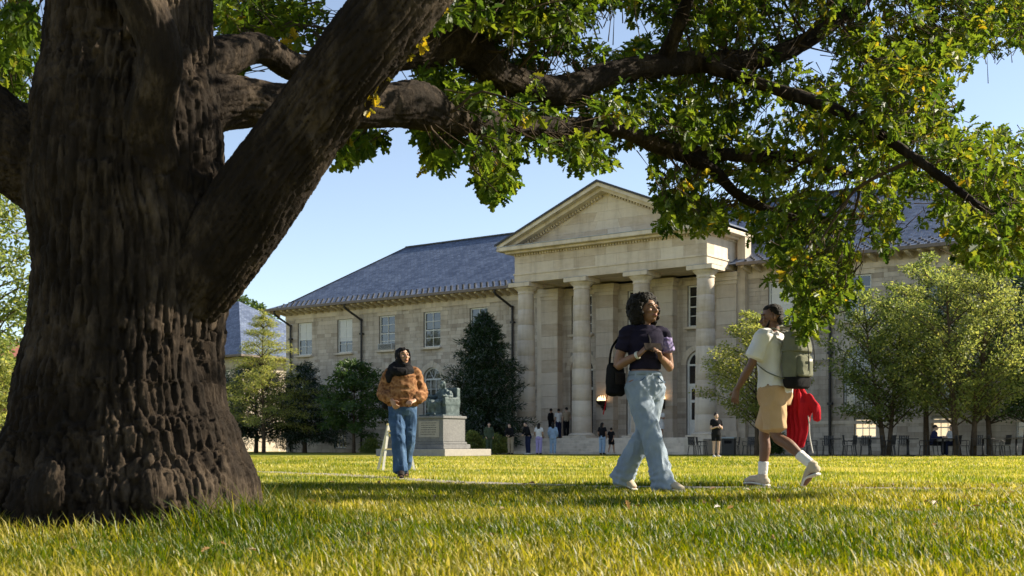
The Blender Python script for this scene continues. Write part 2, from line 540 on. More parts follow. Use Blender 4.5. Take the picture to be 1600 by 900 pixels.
# -- openings of the wings
UPX = [-21.3, -17.4, -13.52, -9.6, -5.78]; UPXR = [14.45, 18.6, 22.7, 26.6, 30.5]
WW, WZ0, WZ1 = 1.42, 6.80, 9.10
AW, AZ0, AZS, = 1.5, 2.2, 4.75               # arched ground floor windows: width, sill, springing
AZT = AZS + AW / 2
BW = 1.15
def opens(up, skip_base=()):
    o = []
    for x in up:
        o.append((x - WW / 2, x + WW / 2, WZ0, WZ1)); o.append((x - AW / 2, x + AW / 2, AZ0, AZT))
    return o
BASE_L = [-17.85, -11.6]; BASE_R = [19.0, 22.9, 26.8]
baseL = [(x - BW / 2, x + BW / 2, .30, 1.38) for x in BASE_L]; baseR = [(x - BW / 2, x + BW / 2, .85, 1.82) for x in BASE_R]
stone_wall(hall, FRONT(WY), XL, -.95, 0, 9.42, opens(UPX) + baseL, seed=1)
stone_wall(hall, FRONT(WY), 12.55, XR, 0, 9.42, opens(UPXR) + baseR, seed=2)
stone_wall(hall, lambda s, d, z: (XL + d, s, z), WY, 16, 0, 9.42, [(5.5, 6.9, WZ0, WZ1), (10, 11.4, WZ0, WZ1), (5.5, 6.9, 2.2, 5.3)], seed=3)
stone_wall(hall, lambda s, d, z: (XR - d, s, z), WY, 16, 0, 9.42, [], seed=4, plain=True)
stone_wall(hall, lambda s, d, z: (s, 16 - d, z), XL, XR, 0, 9.42, [], seed=4, plain=True)
# frieze band and string course under the eaves
for (x0, x1) in ((XL - .03, -.95), (12.55, XR + .03)):
    MB().box(x0, x1, WY - .035, WY + .3, 9.42, 10.0).build('eaves_frieze', M['trim'], hall)
    MB().box(x0, x1, WY - .075, WY + .25, 9.36, 9.418).build('string_course', M['trim'], hall)
    MB().box(x0, x1, WY - .06, WY + .25, 1.55, 1.72).build('string_course', M['trim'], hall)
MB().box(XL - .035, XL + .3, WY + .3, 16.03, 9.42, 10.0).build('eaves_frieze', M['trim'], hall)
MB().box(XR - .3, XR + .035, WY + .3, 16.03, 9.42, 10.0).build('eaves_frieze', M['trim'], hall)
MB().box(XL + .3, XR - .3, 15.7, 16.03, 9.42, 10.0).build('eaves_frieze', M['trim'], hall)

# -- windows
def sash_mesh(w, h, cols, rows, bar=.035, fr=.075):
    mb = MB()
    mb.box(-w / 2, -w / 2 + fr, -.05, .05, 0, h); mb.box(w / 2 - fr, w / 2, -.05, .05, 0, h)
    mb.box(-w / 2 + fr, w / 2 - fr, -.049, .05, 0, fr); mb.box(-w / 2 + fr, w / 2 - fr, -.049, .05, h - fr, h)
    mb.box(-w / 2 + fr, w / 2 - fr, -.045, .04, h * .47, h * .47 + .06)
    for i in range(1, cols):
        x = -w / 2 + fr + (w - 2 * fr) * i / cols
        mb.box(x - bar / 2, x + bar / 2, -.035, .03, fr, h - fr)
    for j in range(1, rows):
        if abs(j / rows - .5) < .02: continue
        z = fr + (h - 2 * fr) * j / rows
        mb.box(-w / 2 + fr, w / 2 - fr, -.033, .03, z - bar / 2, z + bar / 2)
    return mb.mesh('window')
def flat_mesh(name, w, h, t=.02):
    return MB().box(-w / 2, w / 2, 0, t, 0, h).mesh(name)
UPM = sash_mesh(WW - .02, WZ1 - WZ0 - .02, 2, 4); UPM.materials.append(M['white'])
PU = flat_mesh('pane', WW - .15, (WZ1 - WZ0) * .47); PU.materials.append(M['glass'])
SILL = MB().bbox(-WW / 2 - .12, WW / 2 + .12, -.25, .12, -.14, -.002, .015).mesh('sill'); SILL.materials.append(M['trim'])
LINT = MB().box(-WW / 2 - .18, WW / 2 + .18, -.022, .05, .006, .26).mesh('lintel'); LINT.materials.append(M['trim'])
def upper_window(x, y, blind=0.0, ac=False, z0=WZ0):
    w = link('window', UPM, hall); w.location = (x, y + .16, z0 + .01)
    for k in (0, 1):
        p = link('pane', PU, w); p.location = (0, .01, .06 + k * (WZ1 - WZ0) * .485)
    s = link('sill', SILL, w); s.location = (0, -.16, 0)
    s = link('lintel', LINT, w); s.location = (0, -.16, WZ1 - WZ0 - .01)
    if blind:
        b = link('blind', flat_mesh('blind', WW - .24, (WZ1 - WZ0) * blind), w, M['blind']); b.location = (0, -.012, (WZ1 - WZ0) * (1 - blind) - .08)
    if ac:
        mb = MB(); mb.bbox(-.62, .62, -.38, .02, .02, .42, .02)
        a = mb.build('air_conditioner', M['ac'], w)
        g = MB()
        for i in range(7): g.box(-.56, .56, -.395, -.38, .07 + i * .045, .095 + i * .045)
        g.build('grille', M['metal_dark'], a)
M['ac'] = mat('air_conditioner_case', [(.42, .43, .42), (.5, .5, .49)], .6, 4)
for i, x in enumerate(UPX): upper_window(x, WY, [.0, .62, 0, 0, 0][i] if i else .5, i == 2)
for i, x in enumerate(UPXR): upper_window(x, WY, [.68, 0, .3, 0, .5][i])

def arc(w, z, n=16, r=None):
    r = r or w / 2
    return [(r * math.cos(math.pi * k / n), z + r * math.sin(math.pi * k / n)) for k in range(n + 1)]
def spandrel_mesh(w, zs):
    """fills the two corners between a rectangle's top and the half round"""
    mb = MB(); A = arc(w, 0); t = w / 2
    for k in range(16):
        p, q = A[k], A[k + 1]
        mb.add([(p[0], 0, p[1]), (q[0], 0, q[1]), (q[0], 0, t), (p[0], 0, t), (p[0], .25, p[1]), (q[0], .25, q[1])], [(0, 1, 2, 3), (1, 0, 4, 5)])
    return mb.mesh('spandrel')
def vouss_mesh(w, k, n=11, th=.34, proud=.03):
    r0, r1 = w / 2, w / 2 + th * (1.25 if k == n // 2 else 1)
    a0, a1 = math.pi * k / n + .008, math.pi * (k + 1) / n - .008
    v = []
    for y in (-proud, .03):
        for (r, a) in ((r0, a0), (r1, a0), (r1, (a0 + a1) / 2), (r1, a1), (r0, a1), (r0, (a0 + a1) / 2)):
            v.append((r * math.cos(a), y, r * math.sin(a)))
    f = [(5, 4, 3, 2, 1, 0)[::1], (6, 7, 8, 9, 10, 11)] + [(i, (i + 1) % 6, 6 + (i + 1) % 6, 6 + i) for i in range(6)]
    return MB().add(v, f).mesh('voussoir')
VM = [vouss_mesh(AW, k) for k in range(11)]
for m_ in VM: m_.materials.append(M['smooth_stone'])
SPM = spandrel_mesh(AW, AZS); SPM.materials.append(M['stone'])
def archfan_mesh(w, h, fr=.08, bars=3, leaf=False):
    """frame of an arched light: sides, half round head, bars; origin at the bottom centre, h = springing"""
    mb = MB(); r = w / 2
    mb.box(-r, -r + fr, -.05, .05, 0, h); mb.box(r - fr, r, -.05, .05, 0, h); mb.box(-r + fr, r - fr, -.048, .05, 0, fr)
    n = 16
    for k in range(n):
        a0, a1 = math.pi * k / n, math.pi * (k + 1) / n
        v = []
        for y in (-.05, .05):
            for (rr, a) in ((r, a0), (r, a1), (r - fr, a1), (r - fr, a0)): v.append((rr * math.cos(a), y, h + rr * math.sin(a)))
        mb.add(v, [(3, 2, 1, 0), (4, 5, 6, 7), (2, 3, 7, 6), (0, 1, 5, 4)])
    mb.box(-r + fr, r - fr, -.045, .04, h - .05, h + .05)
    for i in range(1, bars):
        x = -r + fr + (w - 2 * fr) * i / bars
        mb.box(x - .02, x + .02, -.035, .03, fr, h - .05)
    for a in (math.pi * .33, math.pi * .67):
        mb.bar((0, 0, h + .05), ((r - fr) * math.cos(a), 0, h + (r - fr) * math.sin(a)), .035, .06, up=(0, 1, 0))
    if not leaf:
        for j in range(1, 4): mb.box(-r + fr, r - fr, -.033, .03, h * j / 4 - .017, h * j / 4 + .017)
    return mb.mesh('window')
def archpane_mesh(w, h, y=.0):
    v = [(-w / 2 + .03, y, .03), (w / 2 - .03, y, .03)] + [(q[0] * .96, y, q[1]) for q in arc(w, h)]
    return MB().add(v, [tuple(range(len(v)))]).mesh('pane')
AWM = archfan_mesh(AW - .02, AZS - AZ0 - .01); AWM.materials.append(M['white'])
APM = archpane_mesh(AW - .02, AZS - AZ0); APM.materials.append(M['glass'])
def arched_window(x, y):
    w = link('arched_window', AWM, hall); w.location = (x, y + .18, AZ0 + .01)
    link('pane', APM, w).location = (0, .01, 0)
    link('spandrel', SPM, w).location = (0, -.176, AZS - AZ0 - .01)
    link('sill', SILL, w).location = (0, -.18, 0)
    for k in range(11): link('voussoir', VM[k], w).location = (0, -.18, AZS - AZ0 - .01)
for x in UPX + UPXR: arched_window(x, WY)

def base_window(x, z0, z1, lit):
    w = link('basement_window', sash_mesh(BW - .02, z1 - z0 - .02, 3, 1, fr=.06), hall, M['white']); w.location = (x, WY + .14, z0 + .01)
    p = link('pane', flat_mesh('pane', BW - .12, z1 - z0 - .12), w, M['lit_glass'] if lit else M['glass']); p.location = (0, .01, .05)
    if lit: p['label'] = 'warm lit pane'
for x in BASE_L: base_window(x, .30, 1.38, False)
for i, x in enumerate(BASE_R): base_window(x, .85, 1.82, i < 2)

# -- main roof with flared eaves
EZ = 10.06
def rect(x0, x1, y0, y1, z): return [(x0, y0, z), (x1, y0, z), (x1, y1, z), (x0, y1, z)]
E0, E1, EY0, EY1 = -24.35, 35.91, 1.7, 17.1
mb = MB()
v = rect(E0, E1, EY0, EY1, EZ) + rect(E0 + 1.5, E1 - 1.5, EY0 + 1.3, EY1 - 1.3, EZ + .56) + [(-17.6, 9.4, 14.85), (29.2, 9.4, 14.85)]
f = [(0, 1, 5, 4), (1, 2, 6, 5), (2, 3, 7, 6), (3, 0, 4, 7), (4, 5, 9, 8), (5, 6, 9), (6, 7, 8, 9), (7, 4, 8), (3, 2, 1, 0)]
me = mb.add(v, f).mesh('roof'); roof_uv(me)
roof = link('roof', me, hall, M['slate'])
mb = MB()
mb.bar((-17.6, 9.4, 14.88), (29.2, 9.4, 14.88), .22, .1)
for p in ((E0 + 1.5, EY0 + 1.3), (E0 + 1.5, EY1 - 1.3)): mb.bar((p[0], p[1], EZ + .58), (-17.6, 9.4, 14.87), .14, .07)
for p in ((E1 - 1.5, EY0 + 1.3), (E1 - 1.5, EY1 - 1.3)): mb.bar((p[0], p[1], EZ + .58), (29.2, 9.4, 14.87), .14, .07)
mb.build('ridge_capping', M['metal_dark'], roof)
# snow guards: four staggered rows of small metal loops
mb = MB()
for row in range(4):
    y = EY0 + .35 + row * .30
    z = EZ + (.56 / 1.3) * (y - EY0) if y < EY0 + 1.3 else EZ + .56 + (y - EY0 - 1.3) * .67
    x = E0 + 1.2 + (row % 2) * .24
    while x < E1 - 1.2:
        if not (-1.2 < x < 12.8): mb.box(x - .07, x + .07, y - .035, y + .035, z - .03, z + .06)
        x += .48
mb.build('snow_guards', M['metal_dark'], roof, kind='stuff')
# soffit, gutter, modillions
for (x0, x1) in ((E0, -.95), (12.55, E1)):
    MB().box(x0 + .04, x1, EY0 + .06, WY + .2, EZ - .08, EZ - .03).build('soffit', M['trim'], hall)
    MB().box(x0 - .05, x1, EY0 - .10, EY0 + .05, EZ - .12, EZ + .05).build('gutter', M['gutter'], hall)
MB().box(E0 - .10, E0 + .05, EY0 + .05, EY1, EZ - .12, EZ + .05).build('gutter', M['gutter'], hall)
MB().box(E1 - .05, E1 + .10, EY0 + .05, EY1, EZ - .12, EZ + .05).build('gutter', M['gutter'], hall)
MB().box(E0 + .06, XL + .2, WY + .2, EY1 - .05, EZ - .08, EZ - .03).build('soffit', M['trim'], hall)
mb = MB()
x = E0 + .5
while x < E1 - .4:
    if not (-1.1 < x < 12.7):
        mb.add([(x - .09, EY0 + .16, EZ - .085), (x + .09, EY0 + .16, EZ - .085), (x + .09, WY - .03, EZ - .085), (x - .09, WY - .03, EZ - .085),
                (x - .09, EY0 + .16, EZ - .2), (x + .09, EY0 + .16, EZ - .2), (x + .09, WY - .03, EZ - .42), (x - .09, WY - .03, EZ - .42)],
               [(0, 1, 2, 3), (4, 7, 6, 5), (0, 4, 5, 1), (1, 5, 6, 2), (3, 2, 6, 7), (0, 3, 7, 4)])
    x += .62
mb.build('modillions', M['trim'], hall, kind='stuff')
# downpipes with their swan necks
def downpipe(x, top=EZ - .15, dx=.55, y=WY):
    p = MB().tube([(x - dx, EY0 + .05, top), (x - dx, EY0 + .12, top - .25), (x - .08, y - .14, top - .95), (x, y - .14, top - 1.25), (x, y - .14, top - 5), (x, y - .14, .05)], [.075] * 6, 8, sub=3).build('downpipe', M['metal_dark'], hall, True)
    for z in (8.0, 5.2, 2.6): MB().box(x - .13, x + .13, y - .23, y, z - .06, z + .06).build('bracket', M['metal_dark'], p)
for x in (-22.6, -15.72, -3.05, 17.2, 25.0): downpipe(x)

# -- portico
PZ = .88
stone_wall(hall, FRONT(WY), -.95, 12.55, PZ, 9.75, [(x - .8, x + .8, PZ, 5.72) for x in (1.93, 5.78, 9.64)] + [(x - WW / 2, x + WW / 2, 7.0, 9.3) for x in (1.93, 5.78, 9.64)], seed=7)
for x in (1.93, 5.78, 9.64): upper_window(x, WY, .0, z0=7.0)
DRUMS = 9; DZ0, DZ1 = PZ + .30, 9.18
def rcol(z):
    t = (z - DZ0) / (DZ1 - DZ0)
    return .575 - .125 * t - .02 * (t * t - t)
drum_meshes = []
for k in range(DRUMS):
    z0 = DZ0 + (DZ1 - DZ0) * k / DRUMS; z1 = DZ0 + (DZ1 - DZ0) * (k + 1) / DRUMS
    g = .006
    me = MB().lathe([(rcol(z0) - .008, z0), (rcol(z0 + g), z0 + g), (rcol((z0 + z1) / 2), (z0 + z1) / 2), (rcol(z1 - g), z1 - g), (rcol(z1) - .008, z1)], n=32).mesh('drum')
    me.polygons.foreach_set('use_smooth', [len(p.vertices) == 4 for p in me.polygons]); me.materials.append(M['drum']) if 'drum' in M else None
    drum_meshes.append(me)
M['drum'] = mat('column_sandstone', [(.48, .385, .285), (.60, .505, .40), (.66, .575, .47)], .85, 1.6, .2, 30, stretch=(1, 1, 3.0), objrnd=.42, stain=.5)
for me in drum_meshes: me.materials.append(M['drum'])
cb = MB(); cb.bbox(-.78, .78, -.78, .78, PZ, PZ + .12, .012); cb.lathe([(.74, PZ + .118), (.77, PZ + .16), (.74, PZ + .21), (.66, PZ + .24), (.64, PZ + .27), (rcol(DZ0) + .01, DZ0 + .001)], n=32)
cbm = cb.mesh('base'); cbm.materials.append(M['trim'])
ce = MB().lathe([(.455, 9.17), (.49, 9.19), (.49, 9.24), (.46, 9.26), (.47, 9.34), (.58, 9.44), (.67, 9.53), (.68, 9.56)], n=32).mesh('echinus'); ce.materials.append(M['trim'])
ca = MB().bbox(-.74, .74, -.74, .74, 9.558, 9.80, .015).mesh('abacus'); ca.materials.append(M['trim'])
cl = MB().bbox(-.755, .755, -.755, -.62, 9.80, 9.815, .004).bbox(.62, .755, -.618, .5, 9.80, 9.815, .004).mesh('flashing'); cl.materials.append(M['lead'])
for x in COLS:
    c = link('column', cbm, hall); c.location = (x, 0, 0)
    for me in drum_meshes: link('drum', me, c)
    e = link('echinus', ce, c, smooth=True); link('abacus', ca, c); link('flashing', cl, c)
# pilasters behind each column, coursed blocks
PILB = []
n_b = 11
for k in range(n_b):
    z0 = PZ + .35 + (9.1 - PZ - .35) * k / n_b; z1 = PZ + .35 + (9.1 - PZ - .35) * (k + 1) / n_b
    m_ = MB().bbox(-.58, .58, 2.35, WY, z0 + .004, z1 - .004, .008).mesh('block'); m_.materials.append(M['drum']); PILB.append(m_)
plb = MB().bbox(-.66, .66, 2.27, WY, PZ, PZ + .35, .02).mesh('pilaster'); plb.materials.append(M['trim'])
plc = MB().bbox(-.62, .62, 2.31, WY, 9.1, 9.3, .01).bbox(-.68, .68, 2.24, WY, 9.302, 9.5, .01).bbox(-.72, .72, 2.2, WY, 9.502, 9.74, .012).mesh('capital'); plc.materials.append(M['trim'])
for x in COLS:
    p = link('pilaster', plb, hall); p.location = (x, 0, 0)
    for m_ in PILB: link('block', m_, p)
    link('capital', plc, p)
for x0, x1 in ((-1.0, -.585), (12.145, 12.6)):
    MB().box(x0, x1, 2.5, WY + .3, 0, 11.8).build('corner_pier', M['smooth_stone'], hall)
# doors: arched opening with fanlight, two leaves with glazed panels
DWM = archfan_mesh(1.58, 3.92 - PZ - .02 + .99, .09, 1, True)
dsp = spandrel_mesh(1.6, 0); dsp.materials.append(M['stone'])
dvm = [vouss_mesh(1.6, k, 11, .3) for k in range(11)]
for m_ in dvm: m_.materials.append(M['smooth_stone'])
DZS = 5.72 - .8
dfm = archfan_mesh(1.58, DZS - PZ - .01, .1, 1, True); dfm.materials.append(M['white'])
dpm = archpane_mesh(1.58, DZS - PZ); dpm.materials.append(M['glass'])
def leaf_mesh():
    mb = MB(); w, h = .68, 2.85
    for (x0, x1, z0, z1) in ((-w / 2, -w / 2 + .12, 0, h), (w / 2 - .12, w / 2, 0, h), (-w / 2 + .12, w / 2 - .12, 0, .32), (-w / 2 + .12, w / 2 - .12, h - .14, h), (-w / 2 + .12, w / 2 - .12, 1.95, 2.1), (-w / 2 + .12, w / 2 - .12, .9, 1.0)):
        mb.box(x0, x1, -.03, .03, z0, z1)
    mb.box(-w / 2 + .12, w / 2 - .12, -.008, .01, .32, .9)
    return mb.mesh('door_leaf')
LFM = leaf_mesh(); LFM.materials.append(M['white'])
lpa = MB().box(-.22, .22, -.006, .006, 1.0, 1.95).mesh('pane'); lpa.materials.append(M['glass'])
lpb = MB().box(-.22, .22, -.006, .006, 2.1, 2.71).mesh('pane'); lpb.materials.append(M['glass'])
lph = MB().tube([(.28, -.06, 1.05), (.28, -.09, 1.12), (.28, -.09, 1.28), (.28, -.06, 1.35)], [.015] * 4, 6, sub=2).mesh('handle'); lph.materials.append(M['metal_dark'])
dopen = MB().box(-.74, .74, .3, .32, 0, 2.85).mesh('dark_opening')
for i, x in enumerate((1.93, 5.78, 9.64)):
    d = link('door', dfm, hall); d.location = (x, WY + .2, PZ + .005)
    fp = link('fanlight_pane', MB().add([(-.7, 0, 3.0), (.7, 0, 3.0)] + [(q[0] * .94, 0, q[1]) for q in arc(1.58, DZS - PZ)], [tuple(range(19))]).mesh('fanlight_pane'), d, M['glass']); fp.location = (0, .012, 0)
    MB().box(-.7, .7, -.047, .05, 2.86, 3.0).build('transom', M['white'], d)
    for sx in (-1, 1):
        lf = link('door_leaf', LFM, d); lf.location = (sx * .345, .02, .005)
        link('pane', lpa, lf); link('pane', lpb, lf)
        if sx < 0: link('handle', lph, lf)
        if i == 0: lf.rotation_euler = (0, 0, sx * -1.2); lf.location = (sx * .66, .32, .005)
    link('spandrel', dsp, d).location = (0, -.196, DZS - PZ - .005)
    for k in range(11): link('voussoir', dvm[k], d).location = (0, -.2, DZS - PZ - .005)
    if i == 0:
        MB().box(-.78, .78, .9, 1.0, 0, 2.86).build('vestibule_screen', M['metal_dark'], d)
# entablature (three sided), ceiling, cornice
X0, X1 = CEN - 6.17, CEN + 6.17
MB().box(X0, X1, -.60, .58, 9.802, 10.24).build('architrave', M['smooth_stone'], hall)
MB().box(X0, X0 + 1.1, .582, 2.9, 9.802, 10.24).build('architrave', M['smooth_stone'], hall)
MB().box(X1 - 1.1, X1, .582, 2.9, 9.802, 10.24).build('architrave', M['smooth_stone'], hall)
MB().box(X0 + 1.1, X1 - 1.1, .60, 2.9, 9.87, 9.97).build('portico_ceiling', M['trim'], hall)
MB().box(X0 - .05, X1 + .05, -.65, 2.9, 10.242, 10.33).build('taenia', M['trim'], hall)
nfr = 9
for k in range(nfr):
    a0 = X0 + (X1 - X0) * k / nfr; a1 = X0 + (X1 - X0) * (k + 1) / nfr
    for zz0, zz1, sh in ((10.334, 10.90, 0), (10.904, 11.44, .5)):
        b0 = a0 + (sh * (X1 - X0) / nfr if sh and k else 0); b1 = min(X1, a1 + (sh * (X1 - X0) / nfr if sh else 0))
        MB().bbox(b0 + .003, b1 - .003, -.58, .2, zz0, zz1, .006).build('frieze_block', M['drum'], hall)
for xx0, xx1 in ((X0, X0 + .8), (X1 - .8, X1)):
    for yy0, yy1 in ((.203, 1.5), (1.504, 2.9)): MB().bbox(xx0, xx1, yy0, yy1, 10.334, 11.44, .006).build('frieze_block', M['drum'], hall)
mb = MB()
x = X0 + .02
while x < X1 - .1: mb.box(x, x + .09, -.70, -.55, 11.33, 11.44); x += .18
y = -.5
while y < 2.7:
    mb.box(X1 - .05, X1 + .10, y, y + .09, 11.33, 11.44); mb.box(X0 - .10, X0 + .05, y, y + .09, 11.33, 11.44); y += .18
mb.build('dentils', M['trim'], hall, kind='stuff')
CW = 6.85; CF = -1.42
MB().box(CEN - CW + .35, CEN + CW - .35, CF + .35, 3.2, 11.442, 11.56).build('cornice_bed', M['trim'], hall)
MB().bbox(CEN - CW, CEN + CW, CF, 3.4, 11.562, 11.80, .03).build('cornice', M['trim'], hall)
MB().box(CEN - CW - .02, CEN + CW + .02, CF - .02, -.30, 11.802, 11.83).build('cornice_flashing', M['lead'], hall)
# tympanum of coursed stones
AP = 14.80; SL = (AP - 11.98) / CW
tz = [11.80, 12.3, 12.8, 13.3, 13.75, 14.35]
r_ = random.Random(4)
for j in range(5):
    z0, z1 = tz[j], tz[j + 1]
    hw0 = (AP - .12 - z0) / SL; hw1 = max(.05, (AP - .12 - z1) / SL)
    npc = [8, 7, 5, 4, 2][j]
    for k in range(npc):
        t0, t1 = k / npc, (k + 1) / npc
        q = [(CEN - hw0 + 2 * hw0 * t0 + .003, z0 + .003), (CEN - hw0 + 2 * hw0 * t1 - .003, z0 + .003), (CEN - hw1 + 2 * hw1 * t1 - .003, z1 - .003), (CEN - hw1 + 2 * hw1 * t0 + .003, z1 - .003)]
        yy = -.38 - r_.uniform(0, .006)
        MB().add([(a, yy, b) for a, b in q] + [(a, .0, b) for a, b in q], [(0, 1, 2, 3), (4, 7, 6, 5), (0, 4, 5, 1), (1, 5, 6, 2), (2, 6, 7, 3), (3, 7, 4, 0)]).build('tympanum_block', M['drum'], hall)
# raking cornices, portico roof
for sx in (-1, 1):
    def P(d, dz): return (CEN + sx * d, AP - d * SL + dz)
    def slab(name, y0, y1, t0, t1, m_, d0=0.0, d1=CW):
        a = [P(d0, t0), P(d1, t0), P(d1, t1), P(d0, t1)]
        if sx < 0: a = [a[1], a[0], a[3], a[2]]
        mb = MB().add([(p[0], y0, p[1]) for p in a] + [(p[0], y1, p[1]) for p in a], [(0, 1, 2, 3), (4, 7, 6, 5), (0, 4, 5, 1), (1, 5, 6, 2), (2, 6, 7, 3), (3, 7, 4, 0)])
        me = mb.mesh(name)
        if m_ is M['slate']: roof_uv(me)
        return link(name, me, hall, m_)
    slab('raking_cornice', CF, .2, -.30, -.05, M['trim'])
    slab('raking_cornice', CF + .38, .2, -.50, -.302, M['trim'], d1=CW - .5)
    slab('portico_roof', CF - .06, 9.0, -.048, .02, M['slate'], d1=CW + .08)
    slab('roof_edge', CF - .085, CF - .062, -.10, .03, M['metal_dark'], d1=CW + .10)
    mb = MB()
    d = .35
    while d < CW - 1.0:
        x, z = P(d, -.50); mb.box(x - .045, x + .045, -.60, -.36, z - .13, z - .0); d += .18
    mb.build('dentils', M['trim'], hall, kind='stuff')
# side walls of the portico attic (above the wing roof)
for x0, x1 in ((X0 + .1, X0 + .5), (X1 - .5, X1 - .1)):
    MB().box(x0, x1, 2.9, 8.0, 9.5, 11.5).build('attic_wall', M['smooth_stone'], hall)
# steps, platform and cheek walls
MB().bbox(-1.1, 12.66, -1.0, WY + .3, 0, PZ - .002, .02).build('portico_floor', M['trim'], hall)
for k in range(5):
    MB().bbox(-.2, 11.76, -1.0 - .34 * (5 - k), -1.0 - .34 * (4 - k) + .0, 0, PZ * (k + 1) / 6 + .002, .012).build('step', M['trim'], hall)
for x0 in (-1.3, 11.8): MB().bbox(x0, x0 + 1.06, -2.75, -1.02, 0, .8, .025).build('cheek_block', M['smooth_stone'], hall)

# paved forecourt in front of the hall
fc = MB().box(-6, 34, -3.9, WY - .08, -.3, .006)
prop(link('forecourt', fc.mesh('forecourt'), None, M['path']), 'grey paved strip along the foot of the hall', 'pavement', kind='structure')
o = bpy.data.objects['forecourt']; o.location = O1 + Vector((0, 0, .0)); o.rotation_euler = (0, 0, HALL_RZ)

# lit bowl lamps on the middle pilasters
M['flame'] = emit('lamp_glow', (1.0, .70, .36), .9)
M['bronze'] = mat('dark_bronze', [(.03, .022, .015), (.06, .045, .03)], .45, 8, metal=.6)
for i, x in enumerate((3.85, 7.71)):
    t = empty('wall_lamp', H(x, -2.35, 2.75), HALL_RZ, ['lit bronze bowl lamp on the pilaster beside the second column', 'lit bronze bowl lamp on the pilaster right of the woman in jeans'][i], 'lamp', 'portico bowl lamps')
    MB().bbox(-.12, .12, -.05, .0, -.25, .2, .01).tube([(0, -.03, -.1), (0, -.2, -.14), (0, -.34, -.05), (0, -.34, .02)], [.035] * 4, 8).build('bracket', M['bronze'], t)
    MB().lathe([(.05, .0), (.16, .06), (.27, .17), (.31, .27), (.29, .28), (.24, .19)], 0, -.34, 20).build('bowl', M['bronze'], t, True)
    fl = MB()
    for k in range(9):
        a = k * 2.4; rr = .22 * math.sqrt((k + .5) / 9)
        fl.tube([(rr * math.cos(a), -.34 + rr * math.sin(a), .2), (rr * 1.1 * math.cos(a), -.34 + rr * 1.1 * math.sin(a), .34), (rr * .8 * math.cos(a), -.34 + rr * .8 * math.sin(a), .42 + .08 * (k % 3))], [.06, .06, .015], 6, sub=2)
    fl.build('glow', M['flame'], t, True)

# ------------------------------------------------------------------ other buildings
ab = empty('annex_building', Vector((-21.5, 97, 0)), HALL_RZ, 'lower tan stone building with blue slate hip roof behind the young yellow green tree', 'building')
stone_wall(ab, lambda s, d, z: (s, d, z), -30, 0, 0, 7.6, [(x - .6, x + .6, 4.6, 6.6) for x in (-2.2, -5.6, -9.0, -12.4)], seed=21, course=.36)
stone_wall(ab, lambda s, d, z: (-d, s, z), 0, 13, 0, 7.6, [], seed=22, course=.36)
stone_wall(ab, lambda s, d, z: (s, 13 - d, z), -30, 0, 0, 7.6, [], seed=22, plain=True)
stone_wall(ab, lambda s, d, z: (-30 + d, s, z), 0, 13, 0, 7.6, [], seed=22, plain=True)
for x in (-2.2, -5.6, -9.0, -12.4):
    w = link('window', sash_mesh(1.18, 1.98, 2, 4), ab, M['white']); w.location = (x, .16, 4.61)
    link('pane', flat_mesh('pane', 1.05, 1.86), w, M['glass']).location = (0, .01, .06)
v = rect(-30.8, .8, -.8, 13.8, 7.66) + [(-23, 6.5, 13.2), (-8.0, 6.5, 13.2)]
me = MB().add(v, [(0, 1, 5, 4), (1, 2, 5), (2, 3, 4, 5), (3, 0, 4), (3, 2, 1, 0)]).mesh('roof'); roof_uv(me)
link('roof', me, ab, M['slate'])
MB().box(-30.9, .9, -.9, -.75, 7.55, 7.72).build('gutter', M['gutter'], ab)
MB().box(.75, .9, -.75, 13.9, 7.55, 7.72).build('gutter', M['gutter'], ab)

M['brickred'] = mat('red_brick', [(.30, .10, .07), (.40, .15, .10)], .9, 6, .2, 40)
M['redroof'] = mat('red_tile_roof', [(.36, .13, .09), (.46, .19, .13)], .85, 4, .2, 30)
hb = empty('brick_house', (-47.5, 112, 0), R(-10), 'red roofed brick house far beyond the trees left of the oak', 'building')
stone_wall(hb, lambda s, d, z: (s, d, z), -7, 7, 0, 7.2, [(x - .6, x + .6, 4.2, 6.0) for x in (-4.5, -1.5, 1.5, 4.5)], plain=True).data.materials.clear()
hb.children[0].data.materials.append(M['brickred'])
for s in ((-7, 0), (7, 1)): MB().box(s[0] - .1, s[0] + .1, .02, 9, 0, 7.2).build('wall', M['brickred'], hb)
MB().box(-6.9, 6.9, 8.8, 9, 0, 7.2).build('wall', M['brickred'], hb)
for x in (-4.5, -1.5, 1.5, 4.5):
    w = link('window', sash_mesh(1.18, 1.78, 2, 2), hb, M['white']); w.location = (x, .16, 4.21)
    link('pane', flat_mesh('pane', 1.05, 1.66), w, M['glass']).location = (0, .01, .06)
MB().add(rect(-7.5, 7.5, -.5, 9.5, 7.22) + [(-7.5, 4.5, 10.4), (7.5, 4.5, 10.4)], [(0, 1, 5, 4), (2, 3, 4, 5), (1, 2, 5), (3, 0, 4), (3, 2, 1, 0)]).build('roof', M['redroof'], hb)
mb = MB()
for k in range(14): mb.bar((-7 + k, -1.2, 2.9), (-7 + k, -1.2, 3.9), .05)
mb.bar((-7.2, -1.2, 3.92), (6.2, -1.2, 3.92), .07); mb.box(-7.2, 6.2, -1.4, -.03, 2.7, 2.9)
mb.build('balcony', M['metal_dark'], hb)

